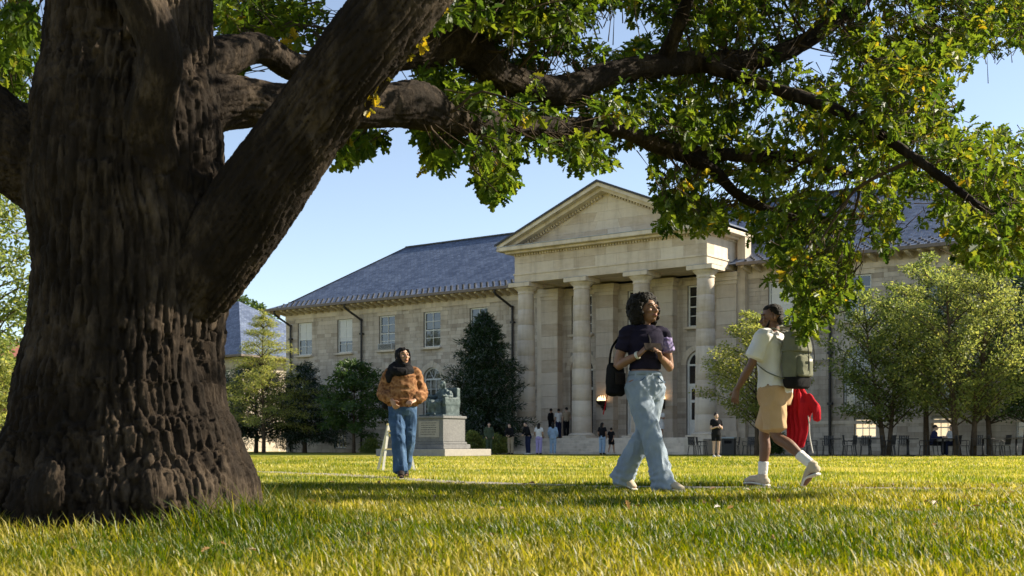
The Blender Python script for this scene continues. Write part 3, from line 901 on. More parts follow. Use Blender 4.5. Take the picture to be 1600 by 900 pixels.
# ------------------------------------------------------------------ the oak
def bark_mat(name, cols, sc=1.0):
    m, nt, N, L, b = nodes(name)
    tc = N.new('ShaderNodeTexCoord'); mp = N.new('ShaderNodeMapping'); mp.inputs['Scale'].default_value = (1, 1, .35)
    L.new(tc.outputs['Object'], mp.inputs[0])
    n1 = N.new('ShaderNodeTexNoise'); n1.inputs['Scale'].default_value = 14 * sc; n1.inputs['Detail'].default_value = 8; n1.inputs['Roughness'].default_value = .7
    n2 = N.new('ShaderNodeTexNoise'); n2.inputs['Scale'].default_value = 2.2 * sc; n2.inputs['Detail'].default_value = 4
    L.new(mp.outputs[0], n1.inputs['Vector']); L.new(tc.outputs['Object'], n2.inputs['Vector'])
    mx = N.new('ShaderNodeMix'); mx.data_type = 'FLOAT'; mx.inputs[0].default_value = .45
    L.new(n1.outputs['Fac'], mx.inputs[2]); L.new(n2.outputs['Fac'], mx.inputs[3])
    r = ramp(nt, [(.3 + .4 * i / (len(cols) - 1), c) for i, c in enumerate(cols)], mx.outputs[0])
    L.new(r.outputs[0], b.inputs['Base Color']); b.inputs['Roughness'].default_value = .92; b.inputs['Specular IOR Level'].default_value = .15
    bp = N.new('ShaderNodeBump'); bp.inputs['Strength'].default_value = 1.0; bp.inputs['Distance'].default_value = .02
    L.new(n1.outputs['Fac'], bp.inputs['Height']); L.new(bp.outputs[0], b.inputs['Normal'])
    return m
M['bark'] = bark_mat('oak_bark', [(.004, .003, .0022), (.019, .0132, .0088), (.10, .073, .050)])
M['twig'] = bark_mat('twig_bark', [(.04, .028, .018), (.08, .056, .036), (.12, .09, .06)], 3)

def px(l): return [W(*p) for p in l]
oak = empty('oak_tree', (-1.96, 6.1, 0), 0, 'massive old oak with furrowed bark and spreading limbs in the left foreground', 'tree')
OAK0 = Vector((-1.96, 6.1, 0))
LIMBS = []      # (points, radii) in world space
trunk_px = [(200, 880, 6.15), (200, 780, 6.15), (195, 700, 6.15), (190, 620, 6.15), (197, 500, 6.15), (200, 400, 6.15), (192, 300, 6.15), (198, 200, 6.15), (206, 100, 6.2), (208, 0, 6.2), (215, -120, 6.25), (225, -300, 6.3)]
trunk_r = [.70, .655, .59, .535, .495, .49, .495, .47, .43, .41, .36, .28]
LIMBS.append((px(trunk_px), trunk_r))
A = ([(255, 520, 6.1), (318, 430, 6.0), (392, 325, 5.92), (470, 212, 5.86), (556, 92, 5.8), (648, -25, 5.78), (760, -160, 5.8), (900, -280, 6.2), (1100, -420, 7.0)], [.15, .205, .20, .192, .188, .178, .15, .12, .07])
B = ([(150, 330, 6.15), (60, 262, 6.05), (-30, 190, 5.95), (-140, 110, 5.9), (-300, 0, 5.9)], [.26, .235, .205, .18, .13])
K = ([(235, 250, 5.85), (232, 190, 5.74), (246, 120, 5.66), (248, 70, 5.64), (222, 10, 5.62), (180, -70, 5.6), (90, -200, 5.5)], [.15, .115, .10, .10, .105, .10, .06])
D = ([(260, 185, 6.2), (350, 160, 6.4), (450, 165, 6.75), (560, 170, 7.1), (648, 163, 7.5), (712, 187, 8.0), (835, 197, 9.0), (960, 201, 10.0), (1050, 235, 10.6), (1160, 243, 11.0), (1262, 248, 11.4), (1332, 274, 11.7), (1425, 256, 12.0), (1545, 234, 12.5)], [.20, .15, .12, .12, .14, .092, .078, .074, .068, .06, .05, .042, .032, .016])
Eb = ([(250, 110, 6.3), (340, 92, 6.6), (405, 76, 6.9), (470, 108, 7.3), (560, 95, 7.8), (650, 75, 8.3), (728, 72, 8.6), (782, 118, 9.0), (872, 142, 9.5), (962, 112, 10.0), (1085, 97, 10.6), (1205, 88, 11.2), (1295, 42, 11.6), (1400, -40, 12.0)], [.19, .12, .095, .095, .11, .135, .145, .12, .115, .105, .092, .085, .068, .04])
Fb = ([(1036, 100, 10.35), (1058, 45, 10.2), (1085, -25, 10.0), (1130, -110, 9.8)], [.075, .058, .05, .03])
Lb = ([(1085, 97, 10.6), (1200, 135, 10.2), (1330, 182, 9.7), (1450, 262, 9.2), (1560, 340, 8.9), (1670, 372, 9.2)], [.06, .05, .045, .035, .025, .012])
Gb = ([(1048, 236, 10.6), (1112, 264, 10.8), (1150, 302, 10.9), (1196, 326, 11.0), (1250, 345, 11.1), (1287, 400, 11.2), (1281, 470, 11.2)], [.06, .055, .05, .042, .034, .024, .012])
LIMBS += [(px(l), r) for l, r in (A, B, K, D, Eb, Fb, Gb, Lb)]
# limbs above the picture that carry the upper crown
top = W(225, -300, 6.3)
UP = []
for (dx, dy, dz, r0) in ((2.6, 2.6, 2.2, .2), (-2.4, 1.6, 2.0, .2), (-.6, -1.8, 2.4, .17), (.4, 3.2, 2.6, .18), (-3.2, -.6, 1.4, .15), (-.4, -3.0, 1.4, .18), (1.6, -1.8, 2.0, .15)):
    p = [top + Vector((0, 0, -.6)), top + Vector((dx * .4, dy * .4, dz * .3)), top + Vector((dx, dy, dz * .75)), top + Vector((dx * 1.5, dy * 1.5, dz))]
    UP.append((p, [r0, r0 * .85, r0 * .6, r0 * .25]))
LIMBS += UP
# root flares
for an, ln, r0 in ((-105, .50, .13), (-58, .50, .13), (-15, .44, .17), (25, .5, .17), (70, .7, .2), (120, .7, .2), (165, .75, .22), (-150, .78, .2)):
    d = Vector((math.cos(R(an)), math.sin(R(an)), 0))
    c = OAK0
    LIMBS.append(([c + d * .30 + Vector((0, 0, .55)), c + d * .50 + Vector((0, 0, .22)), c + d * (ln + .04) + Vector((0, 0, .02)), c + d * (ln + .32) + Vector((0, 0, -.12))], [r0 * .9, r0, r0 * .72, r0 * .3]))
mb = MB()
SEG = []
for pts, rad in LIMBS:
    mb.tube(pts, rad, 18, sub=5)
    P_, R_ = resample(pts, rad, 4)
    cum = 13.7 * len(SEG); e1 = None
    for i in range(len(P_) - 1):
        d = (P_[i + 1] - P_[i]); L_ = d.length; d = d / L_
        e1 = (Vector((1, 0, 0)) if abs(d.x) < .8 else Vector((0, 1, 0))) if e1 is None else e1
        e1 = (e1 - d * e1.dot(d)).normalized()
        SEG.append((np.array(P_[i]), np.array(P_[i + 1]), R_[i][0], R_[i + 1][0], cum, L_, np.array(e1), np.array(d.cross(e1)))); cum += L_
BQ = {}
def cells(q, seeds=(1, 2, 3)):
    n = len(q); base = np.floor(q); f1 = np.full(n, 9.0); f2 = np.full(n, 9.0)
    for dx in (-1, 0, 1):
        for dy in (-1, 0, 1):
            for dz in (-1, 0, 1):
                c = base + np.array([dx, dy, dz])
                pt = c + np.stack([hash3(c, s_) for s_ in seeds], 1)
                dd = np.linalg.norm(q - pt, axis=1)
                nf2 = np.minimum(f2, np.maximum(f1, dd)); f1 = np.minimum(f1, dd); f2 = nf2
    return f2 - f1
def bark_fn(co, nr):
    n = len(co); best = np.full(n, 1e9); bc = np.zeros((n, 3)); rad = np.zeros(n)
    for p, q, ra, rb, cum, L_, e1, e2 in SEG:
        d = (q - p); m_ = (p + q) / 2
        I = np.nonzero((np.abs(co - m_) < np.abs(d) / 2 + max(ra, rb) + .16).all(1))[0]
        if not len(I): continue
        ci = co[I]
        t = np.clip(((ci - p) @ d) / (L_ * L_), 0, 1)
        rv = ci - (p + t[:, None] * d); r = ra + (rb - ra) * t
        dist = np.linalg.norm(rv, axis=1) - r
        k = dist < best[I]; I = I[k]
        best[I] = dist[k]; rad[I] = r[k]
        bc[I] = np.stack([rv[k] @ e1, rv[k] @ e2, cum + t[k] * L_], 1)
    sc = np.clip(rad / .40, .14, 1.0)
    big = vnoise(co * np.array([2.1, 2.1, 1.2]), 9) * .7 + vnoise(co * np.array([4.7, 4.7, 1.6]), 10) * .3
    co2 = co + nr * (big * .07 * sc)[:, None]
    wq = bc * np.array([6.0, 6.0, 3.2]); wf = bc * np.array([22.0, 22.0, 12.0])
    warp = np.stack([vnoise(wq + 3, 21), vnoise(wq + 9, 22), vnoise(wq + 17, 23) * 2], 1) * .020
    warp += np.stack([vnoise(wf + 3, 25), vnoise(wf + 9, 26), vnoise(wf + 17, 27) * 2], 1) * .005
    ss = np.clip(np.sqrt(sc), .72, 1)[:, None]
    q = bc + warp
    w1 = .043 * ss; w2 = .021 * ss
    e1_ = np.clip(cells(q / np.concatenate([w1, w1, w1 * 13.0], 1)) / .24, 0, 1); e1_ = e1_ * e1_ * (3 - 2 * e1_)
    e2_ = np.clip(cells(q / np.concatenate([w2, w2, w2 * 6.0], 1), (4, 5, 6)) / .4, 0, 1)
    dep = np.clip(sc, .30, 1)
    amp = .75 + .5 * vnoise(co * 3.1, 33)
    return co2 + nr * (dep * ((e1_ - .85) * .041 * amp + (e2_ - .5) * .010 + vnoise(co * 75, 31) * .0045))[:, None]
me = vox(mb, .0105, 2, bark_fn)
me.transform(Matrix.Translation(-OAK0))
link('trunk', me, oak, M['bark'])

# leaves: lobed oak leaves on short sprigs. A sprig's place comes from the limb it hangs on
OAK_HALF = np.array([(0, 0), (.10, .10), (.20, .16), (.30, .08), (.44, .30), (.53, .13), (.70, .33), (.76, .15), (.92, .17), (1.0, 0)])   # (along, across)
def leaf_cloud(pos, dirs, size, nrm, rnd, half=OAK_HALF, fold=.35):
    """lobed leaves as two half blades; arrays of base points, axis directions, lengths, normals"""
    n = len(pos); k = len(half)
    d = dirs / np.linalg.norm(dirs, axis=1, keepdims=True)
    s = np.cross(nrm, d); s /= np.linalg.norm(s, axis=1, keepdims=True) + 1e-9
    u = np.cross(d, s)
    V = np.empty((n, 2, k, 3))
    for side, sg in ((0, 1), (1, -1)):
        al = half[:, 0][None, :, None] * size[:, None, None]; ac = half[:, 1][None, :, None] * size[:, None, None]
        V[:, side] = pos[:, None] + d[:, None] * al + (s[:, None] * sg + u[:, None] * fold) * ac - u[:, None] * (al * al / np.maximum(size[:, None, None], 1e-6)) * .22
    idx = np.arange(n * 2 * k).reshape(n * 2, k)
    idx[1::2] = idx[1::2, ::-1]
    return V.reshape(-1, 3), idx, np.repeat(rnd, 2 * k)

def inside(poly, x, y):
    c = np.zeros(len(x), bool); n = len(poly)
    for i in range(n):
        x0, y0 = poly[i]; x1, y1 = poly[(i + 1) % n]
        k = ((y0 > y) != (y1 > y)) & (x < (x1 - x0) * (y - y0) / ((y1 - y0) or 1e-9) + x0)
        c ^= k
    return c
# outline of the leafy part of the right-hand limbs, as seen in the photograph (clusters hang below it)
CAN = [(655, -160), (655, 60), (640, 150), (665, 215), (690, 258), (712, 236), (728, 205), (745, 255), (752, 296), (775, 306), (800, 280), (805, 225), (830, 235), (862, 226),
       (885, 252), (925, 262), (950, 225), (985, 232), (1025, 222), (1018, 268), (1030, 318), (1050, 352), (1068, 330), (1090, 345), (1125, 355), (1140, 335), (1135, 305), (1150, 318),
       (1190, 372), (1222, 400), (1215, 430), (1238, 452), (1240, 500), (1262, 520), (1285, 500), (1300, 478), (1333, 470), (1340, 440), (1326, 398), (1345, 322), (1366, 392),
       (1394, 396), (1402, 322), (1440, 300), (1480, 340), (1500, 408), (1560, 420), (1660, 440), (1660, 215), (1590, 205), (1560, 200), (1540, 218), (1500, 198), (1480, 205),
       (1487, 180), (1490, 140), (1475, 120), (1505, 80), (1560, 88), (1660, 60), (1660, -160)]
HOLES = [(952, 45, 52, 34), (866, 108, 20, 16), (1282, 92, 32, 30), (1328, 176, 22, 24), (1135, 290, 38, 16), (1245, 285, 28, 13), (745, 88, 18, 26), (1305, 290, 26, 12), (645, 122, 14, 20), (812, 150, 14, 12), (1120, 145, 13, 11), (905, 180, 16, 10), (1190, 200, 14, 12), (1420, 120, 14, 14), (1030, 60, 14, 10), (690, 150, 14, 12), (1040, 270, 8, 14)]
def limb_depth(x): return np.interp(x, [560, 800, 1000, 1200, 1400, 1600], [7.6, 8.9, 10.2, 11.2, 11.9, 12.7])
def sample_canopy(n, poly, holes, y0=-160, x0=640, x1=1660, jz=1.0, seed=1):
    g = np.random.default_rng(seed)
    x = g.uniform(x0, x1, n); y = g.uniform(y0, 530, n)
    k = inside(poly, x, y)
    for hx, hy, rx, ry in holes: k &= ((x - hx) / rx) ** 2 + ((y - hy) / ry) ** 2 > 1
    x, y = x[k], y[k]
    Z = limb_depth(x) + g.normal(0, jz * .6, len(x)) + .35 * np.sin(x * .013) + .3 * np.sin(y * .021)
    # patchy density: twigs come in sprays
    q = np.stack([x / 46, y / 40, Z * .9], 1)
    keep = vnoise(q, 51) + .5 * vnoise(q * 2.1, 52) > -.36
    x, y, Z = x[keep], y[keep], Z[keep]
    return np.stack([(x - CX) / FPX * Z, Z, CAMH + (HY - y) / FPX * Z], 1)
spr = [sample_canopy(9300, CAN, HOLES, seed=61)]
# small clusters left of the main spray, seen round the big limb
def blob(n, x, y, rx, ry, Z, jz=.3, seed=0):
    g = np.random.default_rng(seed); a = g.normal(0, .5, (n, 2)); z = Z + g.normal(0, jz, n)
    X = x + a[:, 0] * rx; Y = y + a[:, 1] * ry
    return np.stack([(X - CX) / FPX * z, z, CAMH + (HY - Y) / FPX * z], 1)
for i, b_ in enumerate([(26, 560, 212, 34, 22, 7.7), (12, 540, 236, 14, 12, 7.7), (60, 380, 20, 52, 42, 8.3), (40, 400, 45, 60, 25, 8.6), (50, 450, 20, 60, 40, 8.4), (22, 352, 110, 30, 22, 8.4), (60, 30, 60, 50, 70, 8.8), (55, 20, 150, 40, 60, 9.2), (30, 60, 230, 26, 40, 8.2), (26, 20, 20, 40, 40, 7.4), (10, 20, 270, 20, 18, 9.0),
                        (22, 690, 30, 24, 36, 6.6), (60, 1555, 30, 70, 36, 11.2), (40, 1500, 60, 30, 30, 11.5), (70, 1250, 400, 50, 50, 11.1), (60, 1275, 460, 36, 45, 11.2), (40, 1300, 420, 36, 46, 11.3), (30, 1265, 500, 20, 22, 11.2), (70, 1230, 340, 60, 36, 11.1), (24, 1385, 350, 18, 40, 11.9), (60, 1550, 300, 60, 60, 12.5), (50, 1560, 380, 60, 36, 12.6), (60, 1400, 120, 60, 70, 11.9), (50, 1430, 200, 50, 50, 12.1), (40, 775, 275, 24, 32, 8.9), (26, 690, 235, 26, 24, 8.3), (30, 920, 235, 34, 26, 9.6), (40, 1060, 320, 34, 34, 10.6), (30, 1110, 340, 28, 20, 10.8), (90, 1370, 170, 70, 70, 9.6), (70, 1440, 110, 60, 60, 9.8), (40, 1500, 230, 50, 40, 9.2), (90, 1570, 350, 70, 46, 8.8), (80, 1660, 370, 70, 40, 9.2), (70, 1780, 380, 70, 40, 9.6), (80, 1530, 320, 70, 40, 13.0), (60, 760, 25, 70, 40, 8.9), (60, 860, 35, 60, 36, 9.4), (50, 1130, 30, 60, 40, 10.6)]):
    spr.append(blob(*b_[:6], .35, 100 + i))
vis = np.concatenate(spr)
g = np.random.default_rng(91)
vpx = CX + vis[:, 0] / vis[:, 1] * FPX; vpy = HY - (vis[:, 2] - CAMH) / vis[:, 1] * FPX
for pts, rad in LIMBS[1:8]:
    P_, R_ = resample(pts, rad, 5)
    for p, r in zip(P_, R_):
        if r[0] < .045 or p.y < .5: continue
        lx, ly = CX + p.x / p.y * FPX, HY - (p.z - CAMH) / p.y * FPX; rp = r[0] / p.y * FPX
        k = (np.hypot(vpx - lx, vpy - ly) < rp * 1.1 + 9) & (vis[:, 1] < p.y + .3) & (g.random(len(vis)) < .6)
        if k.any():
            nz_ = p.y + r[0] + g.uniform(.25, .8, k.sum()); f_ = nz_ / vis[k, 1]
            vis[k, 0] *= f_; vis[k, 2] = CAMH + (vis[k, 2] - CAMH) * f_; vis[k, 1] = nz_
# sprigs that would stand between the sun and the walkers slide to another depth on the same line of sight
sdir = np.array(SUN_DIR)
for wx, wy in ((gp0[0], gp0[1]) for gp0 in (((1008 - CX) / FPX * 10.5, 10.5), ((1211 - CX) / FPX * 11.66, 11.66))):
    for zc in (.35, .8, 1.25, 1.6):
        rel = vis - np.array([wx, wy, zc]); t_ = rel @ sdir
        k = (np.linalg.norm(rel - t_[:, None] * sdir, axis=1) < .36) & (t_ > 0) & (g.random(len(vis)) < .9)
        nz_ = vis[k, 1] * np.where(g.random(k.sum()) < .5, .87, 1.13); f_ = nz_ / vis[k, 1]
        vis[k, 0] *= f_; vis[k, 2] = CAMH + (vis[k, 2] - CAMH) * f_; vis[k, 1] = nz_
# upper crown above the picture, round the upper limbs: it shades the bole
def vol(n, c, r, seed):
    g = np.random.default_rng(seed); d = g.normal(0, 1, (n, 3)); d /= np.linalg.norm(d, axis=1, keepdims=True)
    return np.array(c) + d * (g.uniform(.25, 1, n) ** .5)[:, None] * np.array(r)
upc = []
g_ = np.random.default_rng(5)
for c, r, n in (((1.3, 7.4, 3.95), (2.0, 1.2, .5), 250), ((-2.0, 8.4, 6.4), (2.4, 2.0, 1.3), 300), ((-4.6, 7.4, 5.6), (2.2, 2.0, 1.2), 260), ((-2.2, 4.6, 6.2), (2.2, 1.5, 1.0), 240), ((2.6, 9.4, 6.8), (2.2, 2.0, 1.0), 110), ((-5.6, 5.4, 4.9), (1.6, 1.6, 1.0), 160), ((3.2, 11.2, 5.6), (1.8, 1.5, .8), 200), ((-.8, 7.2, 8.0), (3.0, 2.4, 1.2), 260), ((-2.0, 1.8, 6.4), (3.0, 2.2, .9), 420), ((-5.4, 2.4, 6.0), (2.6, 2.4, .9), 260), ((.6, 3.6, 6.8), (2.0, 1.8, .8), 260), ((-2.4, -1.4, 6.6), (3.2, 2.2, .8), 360), ((1.4, .4, 7.0), (2.2, 2.2, .7), 240), ((-6.6, -1.0, 5.6), (2.4, 2.2, .8), 200)):
    upc.append(vol(n, c, r, int(c[0] * 10 + 200)))
sprigs = np.concatenate([vis] + upc)
# limb points to hang twigs from
LP = []
for pts, rad in LIMBS[:16]:
    P_, R_ = resample(pts, rad, 6); LP += [p for p, r in zip(P_, R_) if r[0] < .3]
LPa = np.array([tuple(p) for p in LP])
g = np.random.default_rng(77)
pos, dr, sz, nm, rn = [], [], [], [], []
tw_v, tw_f = [], []
nk = 0
for i, c in enumerate(sprigs):
    j = np.argmin(((LPa - c) ** 2).sum(1)); away = c - LPa[j]; L_ = np.linalg.norm(away) + 1e-6; away = away / L_
    m = int(g.integers(6, 11))
    axis = away * .6 + g.normal(0, .5, 3) + np.array([0, 0, -.25]); axis /= np.linalg.norm(axis)
    # the sprig's twig, a thin three sided spike towards the limb
    ln = min(L_, g.uniform(.16, .40)); p0 = c - axis * ln * .5 - away * ln * .5; p1 = c + axis * .07
    side = np.cross(axis, [0, 0, 1.0]); side /= np.linalg.norm(side) + 1e-6; up = np.cross(side, axis); w0 = .0055
    tw_v += [p0 + side * w0, p0 - side * .5 * w0 + up * .87 * w0, p0 - side * .5 * w0 - up * .87 * w0, p1]
    tw_f += [(nk, nk + 1, nk + 3), (nk + 1, nk + 2, nk + 3), (nk + 2, nk, nk + 3)]; nk += 4
    th = g.uniform(0, 2 * np.pi, m)
    rad_ = np.cos(th)[:, None] * side + np.sin(th)[:, None] * up
    d = rad_ * g.uniform(.5, 1.1, m)[:, None] + axis * g.uniform(.1, 1.0, m)[:, None] + np.array([0, 0, -.15])
    t = g.uniform(-.6, 1, m)
    pos.append(c + axis * (t * .07)[:, None] + rad_ * .008); dr.append(d)
    sz.append(g.uniform(.055, .102, m)); nn = axis * .5 + np.array([0, 0, .9]) + g.normal(0, .45, (m, 3)); nm.append(nn)
    tone = np.clip(g.normal(.39, .13) + .14 * (c[0] > 1.5) * g.random() + (g.random() < .018) * .4, 0, 1)
    rn.append(np.clip(tone + g.normal(0, .12, m), 0, 1))
pos, dr, nm, sz, rn = map(np.concatenate, (pos, dr, nm, sz, rn))
V_, F_, r_a = leaf_cloud(pos, dr, sz, nm, rn)
M['oak_leaf'] = leaf_mat('oak_leaf', [(.024, .050, .010), (.050, .090, .014), (.092, .138, .020), (.155, .178, .026), (.32, .24, .035)], .58, .012)
me = mesh_np('crown', V_ - np.array(OAK0), F_, r_a)
link('crown', me, oak, M['oak_leaf'], kind='stuff')
me = mesh_np('twigs', np.array(tw_v) - np.array(OAK0), np.array(tw_f))
link('twigs', me, oak, M['twig'], kind='stuff')
# branchlets joining limbs to sprays, each its own part
g = np.random.default_rng(8)
br_pts = vis[g.choice(len(vis), 150, replace=False)]
for c in br_pts:
    d2 = ((LPa - c) ** 2).sum(1); j = np.argmin(d2 + (np.sqrt(d2) < .25) * 9)
    a = Vector(LPa[j]); b_ = Vector(c); L_ = (b_ - a).length
    if L_ > 1.3 or L_ < .2 or (L_ > .45 and CX + c[0] / c[1] * FPX > 1440): continue
    mid = (a + b_) / 2 + Vector(g.normal(0, .09 * L_, 3)) + Vector((0, 0, .05 * L_)); q = a + (mid - a) * .5 + Vector(g.normal(0, .05 * L_, 3))
    r0 = .007 + .008 * L_
    MB().tube([a - OAK0, q - OAK0, mid - OAK0, b_ - OAK0], [r0, r0 * .8, r0 * .6, r0 * .28], 6, sub=3).build('branch', M['twig'], oak, True)
# a few yellow leaves sprouting on the lit side of the big limb
pos, dr, sz, nm, rn = [], [], [], [], []
for (x, y) in ((655, 60), (660, 75), (648, 66), (640, 82), (652, 50), (580, 165), (574, 155), (584, 150), (690, 8), (698, 0), (682, 14), (600, 120)):
    for k in range(5):
        p = W(x + g.normal(0, 4), y + g.normal(0, 4), 5.78); pos.append(tuple(p)); dr.append(g.normal(0, 1, 3) + np.array([.6, 0, -.2])); sz.append(g.uniform(.03, .055)); nm.append(g.normal(0, 1, 3)); rn.append(g.uniform(.82, 1))
V_, F_, r_a = leaf_cloud(np.array(pos), np.array(dr), np.array(sz), np.array(nm), np.array(rn))
link('sprout_leaves', mesh_np('sprout_leaves', V_ - np.array(OAK0), F_, r_a), oak, M['oak_leaf'], kind='stuff')

# ------------------------------------------------------------------ trees in front of the hall and beyond
QUAD = np.array([(0, 0), (.35, .26), (.75, .20), (1, 0)])
def tree(name, label, base, h, crown, nlimb, nleaf, lsize, lmat, trunks=None, spray=.5, tone=(.45, .16), layer=0.0, seed=1, droop=0.0, group=None, tr=.13, up=.35, cat='tree', barkm='twig', needle=False):
    """base: world point; crown(t, az) -> radius at relative height t; trunks: list of (dx, lean_x, r)"""
    g = np.random.default_rng(seed)
    t = empty(name, base, 0, label, cat, group)
    c0, c1, prof = crown
    trunks = trunks or [(0, 0, 0, 0, tr)]
    tips = []
    stems = []
    for (dx, dy, lx, ly, r0) in trunks:
        top = Vector((dx + lx, dy + ly, h * .93))
        pts = [Vector((dx, dy, -.05)), Vector((dx + lx * .2, dy + ly * .2, h * .22)) + Vector(g.normal(0, .04, 3)) * h * .1, Vector((dx + lx * .55, dy + ly * .55, h * .55)) + Vector(g.normal(0, .06, 3)) * h * .1, top]
        rad = [r0 * 1.25, r0 * .9, r0 * .5, .012]
        MB().tube(pts, rad, 8, sub=4).build('trunk', M[barkm], t, True)
        stems.append(resample(pts, rad, 8)[0])
    PTS, DIR, SP = [], [], []
    br = MB()
    ga = 2.39996
    for i in range(nlimb):
        f = (i + .5) / nlimb
        zr = f ** (.85)
        zz = c0 + (c1 - c0) * zr
        if layer: zz += layer * (round(zz / layer) - zz / layer) * .6
        az = i * ga + g.normal(0, .3)
        st = stems[i % len(stems)]
        z_at = max(.15 * h, zz - up * prof(zr, az) * .8)
        p = min(st, key=lambda q: abs(q.z - z_at))
        rr = prof(zr, az) * g.uniform(.72, 1.1)
        tip = Vector((st[-1].x * zr * .6 + rr * math.cos(az), st[-1].y * zr * .6 + rr * math.sin(az), zz - droop * rr + g.normal(0, .12)))
        mid = p.lerp(tip, .5) + Vector((0, 0, .12 * rr + droop * rr * .4))
        P_, R_ = resample([p, mid, tip], [.035, .022, .006], 5)
        br.tube([p, mid, tip], [.035 * tr / .13, .022 * tr / .13, .006], 5, sub=3)
        n = len(P_)
        for q in range(3 if n > 3 else 0, n):
            k = q / (n - 1)
            PTS.append(P_[q]); DIR.append((P_[q] - P_[q - 1]).normalized()); SP.append(spray * (.55 + .6 * math.sin(min(1, k) * math.pi * .8)) * (rr / max(prof(.4, 0), .3)) ** .4)
    br.build('limbs', M[barkm], t, True, kind='stuff')
    PTS = np.array([tuple(p) for p in PTS]); DIR = np.array([tuple(p) for p in DIR]); SP = np.array(SP)
    w = SP ** 1.6; w /= w.sum()
    k = g.choice(len(PTS), nleaf, p=w)
    off = g.normal(0, 1, (nleaf, 3)); off /= np.linalg.norm(off, axis=1, keepdims=True); off *= (g.random(nleaf) ** .45)[:, None]
    off *= SP[k][:, None] * np.array([1, 1, .55 if not needle else .4])
    pos = PTS[k] + off
    d = DIR[k] * .6 + off / (np.linalg.norm(off, axis=1, keepdims=True) + 1e-6) * .5 + g.normal(0, .55, (nleaf, 3))
    nn = np.array([0, 0, 1.0]) + g.normal(0, .55, (nleaf, 3))
    size = lsize * g.uniform(.65, 1.25, nleaf)
    tone_c = g.normal(0, .09, len(PTS))
    rnd = np.clip(g.normal(tone[0], tone[1], nleaf) + tone_c[k], 0, 1)
    pos[:, 2] = np.maximum(pos[:, 2], .12)
    V_, F_, ra = leaf_cloud(pos, d, size, nn, rnd, QUAD if not needle else QUAD * np.array([1, .38]), .2)
    link('crown', mesh_np('crown', V_, F_, ra), t, lmat, kind='stuff')
    return t
M['leaf_light'] = leaf_mat('light_green_leaf', [(.09, .125, .038), (.16, .20, .055), (.25, .275, .075), (.36, .35, .095)], .6, .012)
M['leaf_mid'] = leaf_mat('mid_green_leaf', [(.065, .105, .032), (.12, .165, .045), (.19, .23, .06), (.30, .31, .08)], .58, .012)
M['leaf_dark'] = leaf_mat('dark_green_leaf', [(.025, .055, .018), (.048, .09, .026), (.08, .13, .035), (.14, .19, .05)], .45, .012)
M['needle_dark'] = leaf_mat('yew_needle', [(.008, .022, .010), (.016, .036, .014), (.028, .054, .018), (.05, .08, .025)], .2, .06)
cone = lambda r: (lambda t, az: r * (1 - t) ** .8 * (.9 + .15 * math.sin(3 * az + 1)) + .12)
egg = lambda r: (lambda t, az: r * max(.12, math.sin(math.pi * min(1, .16 + .80 * t)) ** .75) * (.9 + .14 * math.sin(2 * az + 2) + .08 * math.sin(5 * az)))
def gp(x, Z): return Vector(((x - CX) / FPX * Z, Z, 0))
tree('young_larch', 'young yellow green tree with feathery branches before the annex', gp(412, 76), 9.1, (1.5, 8.9, cone(4.0)), 80, 15000, .18, M['leaf_light'], spray=.52, tone=(.62, .2), layer=.5, seed=2, droop=.05, tr=.11, needle=True)
tree('evergreen_bush', 'dark dense evergreen mass behind the yellow green tree', gp(400, 80.5), 6.2, (.3, 6.0, lambda t, az: 3.9 * (1 - t ** 2.4) + .3), 84, 20000, .24, M['needle_dark'], spray=.75, seed=3, needle=True)
tree('evergreen_bush', 'dark evergreen bush between yellow green tree and layered small tree', gp(476, 79.0), 6.0, (.3, 5.8, lambda t, az: 2.3 * (1 - t ** 2.4) + .2), 56, 13000, .24, M['needle_dark'], spray=.65, seed=33, needle=True)
tree('layered_tree', 'small dark green tree with layered branches left of the woman in hijab', gp(553, 74), 5.7, (1.3, 5.6, lambda t, az: 2.6 * math.sin(math.pi * (.25 + .68 * t)) ** .8 * (.9 + .15 * math.sin(3 * az))), 52, 9000, .19, M['leaf_dark'], spray=.46, tone=(.5, .2), layer=.6, seed=4, droop=.04, tr=.1)
tree('yew_tree', 'tall dense dark yew standing against the hall beside the first column', gp(757, 68.0), 8.0, (.25, 7.9, lambda t, az: 2.25 * (1 - t ** 2.6) ** .85 * (.92 + .12 * math.sin(4 * az + 3 * t)) * (.85 + .3 * min(t * 2.2, .5)) + .08), 190, 34000, .24, M['needle_dark'], spray=.55, seed=5, needle=True, tr=.16, up=.8)
tree('portico_tree', 'small tree with yellow lit top in front of the last column', gp(1182, 55), 6.6, (1.9, 6.5, egg(2.45)), 52, 13000, .13, M['leaf_light'], spray=.5, tone=(.55, .22), seed=6, tr=.1, up=.7)
tree('plaza_tree', 'green tree with forked trunk in front of the lit basement window', gp(1384, 52.5), 7.6, (1.8, 7.3, egg(2.6)), 60, 15000, .13, M['leaf_mid'], trunks=[(-.05, 0, -.9, .3, .11), (.12, 0, .7, -.2, .1)], spray=.52, tone=(.42, .2), seed=7, up=.8, group='trees before the right wing')
tree('plaza_tree', 'largest pale green tree of the row before the right wing', gp(1500, 50), 8.3, (1.9, 8.1, egg(3.5)), 80, 21000, .13, M['leaf_light'], trunks=[(-.1, 0, -.5, .2, .13), (.65, .3, .8, .1, .12)], spray=.6, tone=(.42, .24), seed=8, up=.8, group='trees before the right wing')
tree('plaza_tree', 'darker tree at the right edge behind the pale green one', gp(1590, 54), 9.6, (1.6, 9.4, egg(3.3)), 70, 16000, .14, M['leaf_dark'], trunks=[(-1.2, 0, -.4, .2, .12), (.4, .2, .8, .2, .12)], spray=.62, tone=(.55, .2), seed=9, up=.8, group='trees before the right wing')
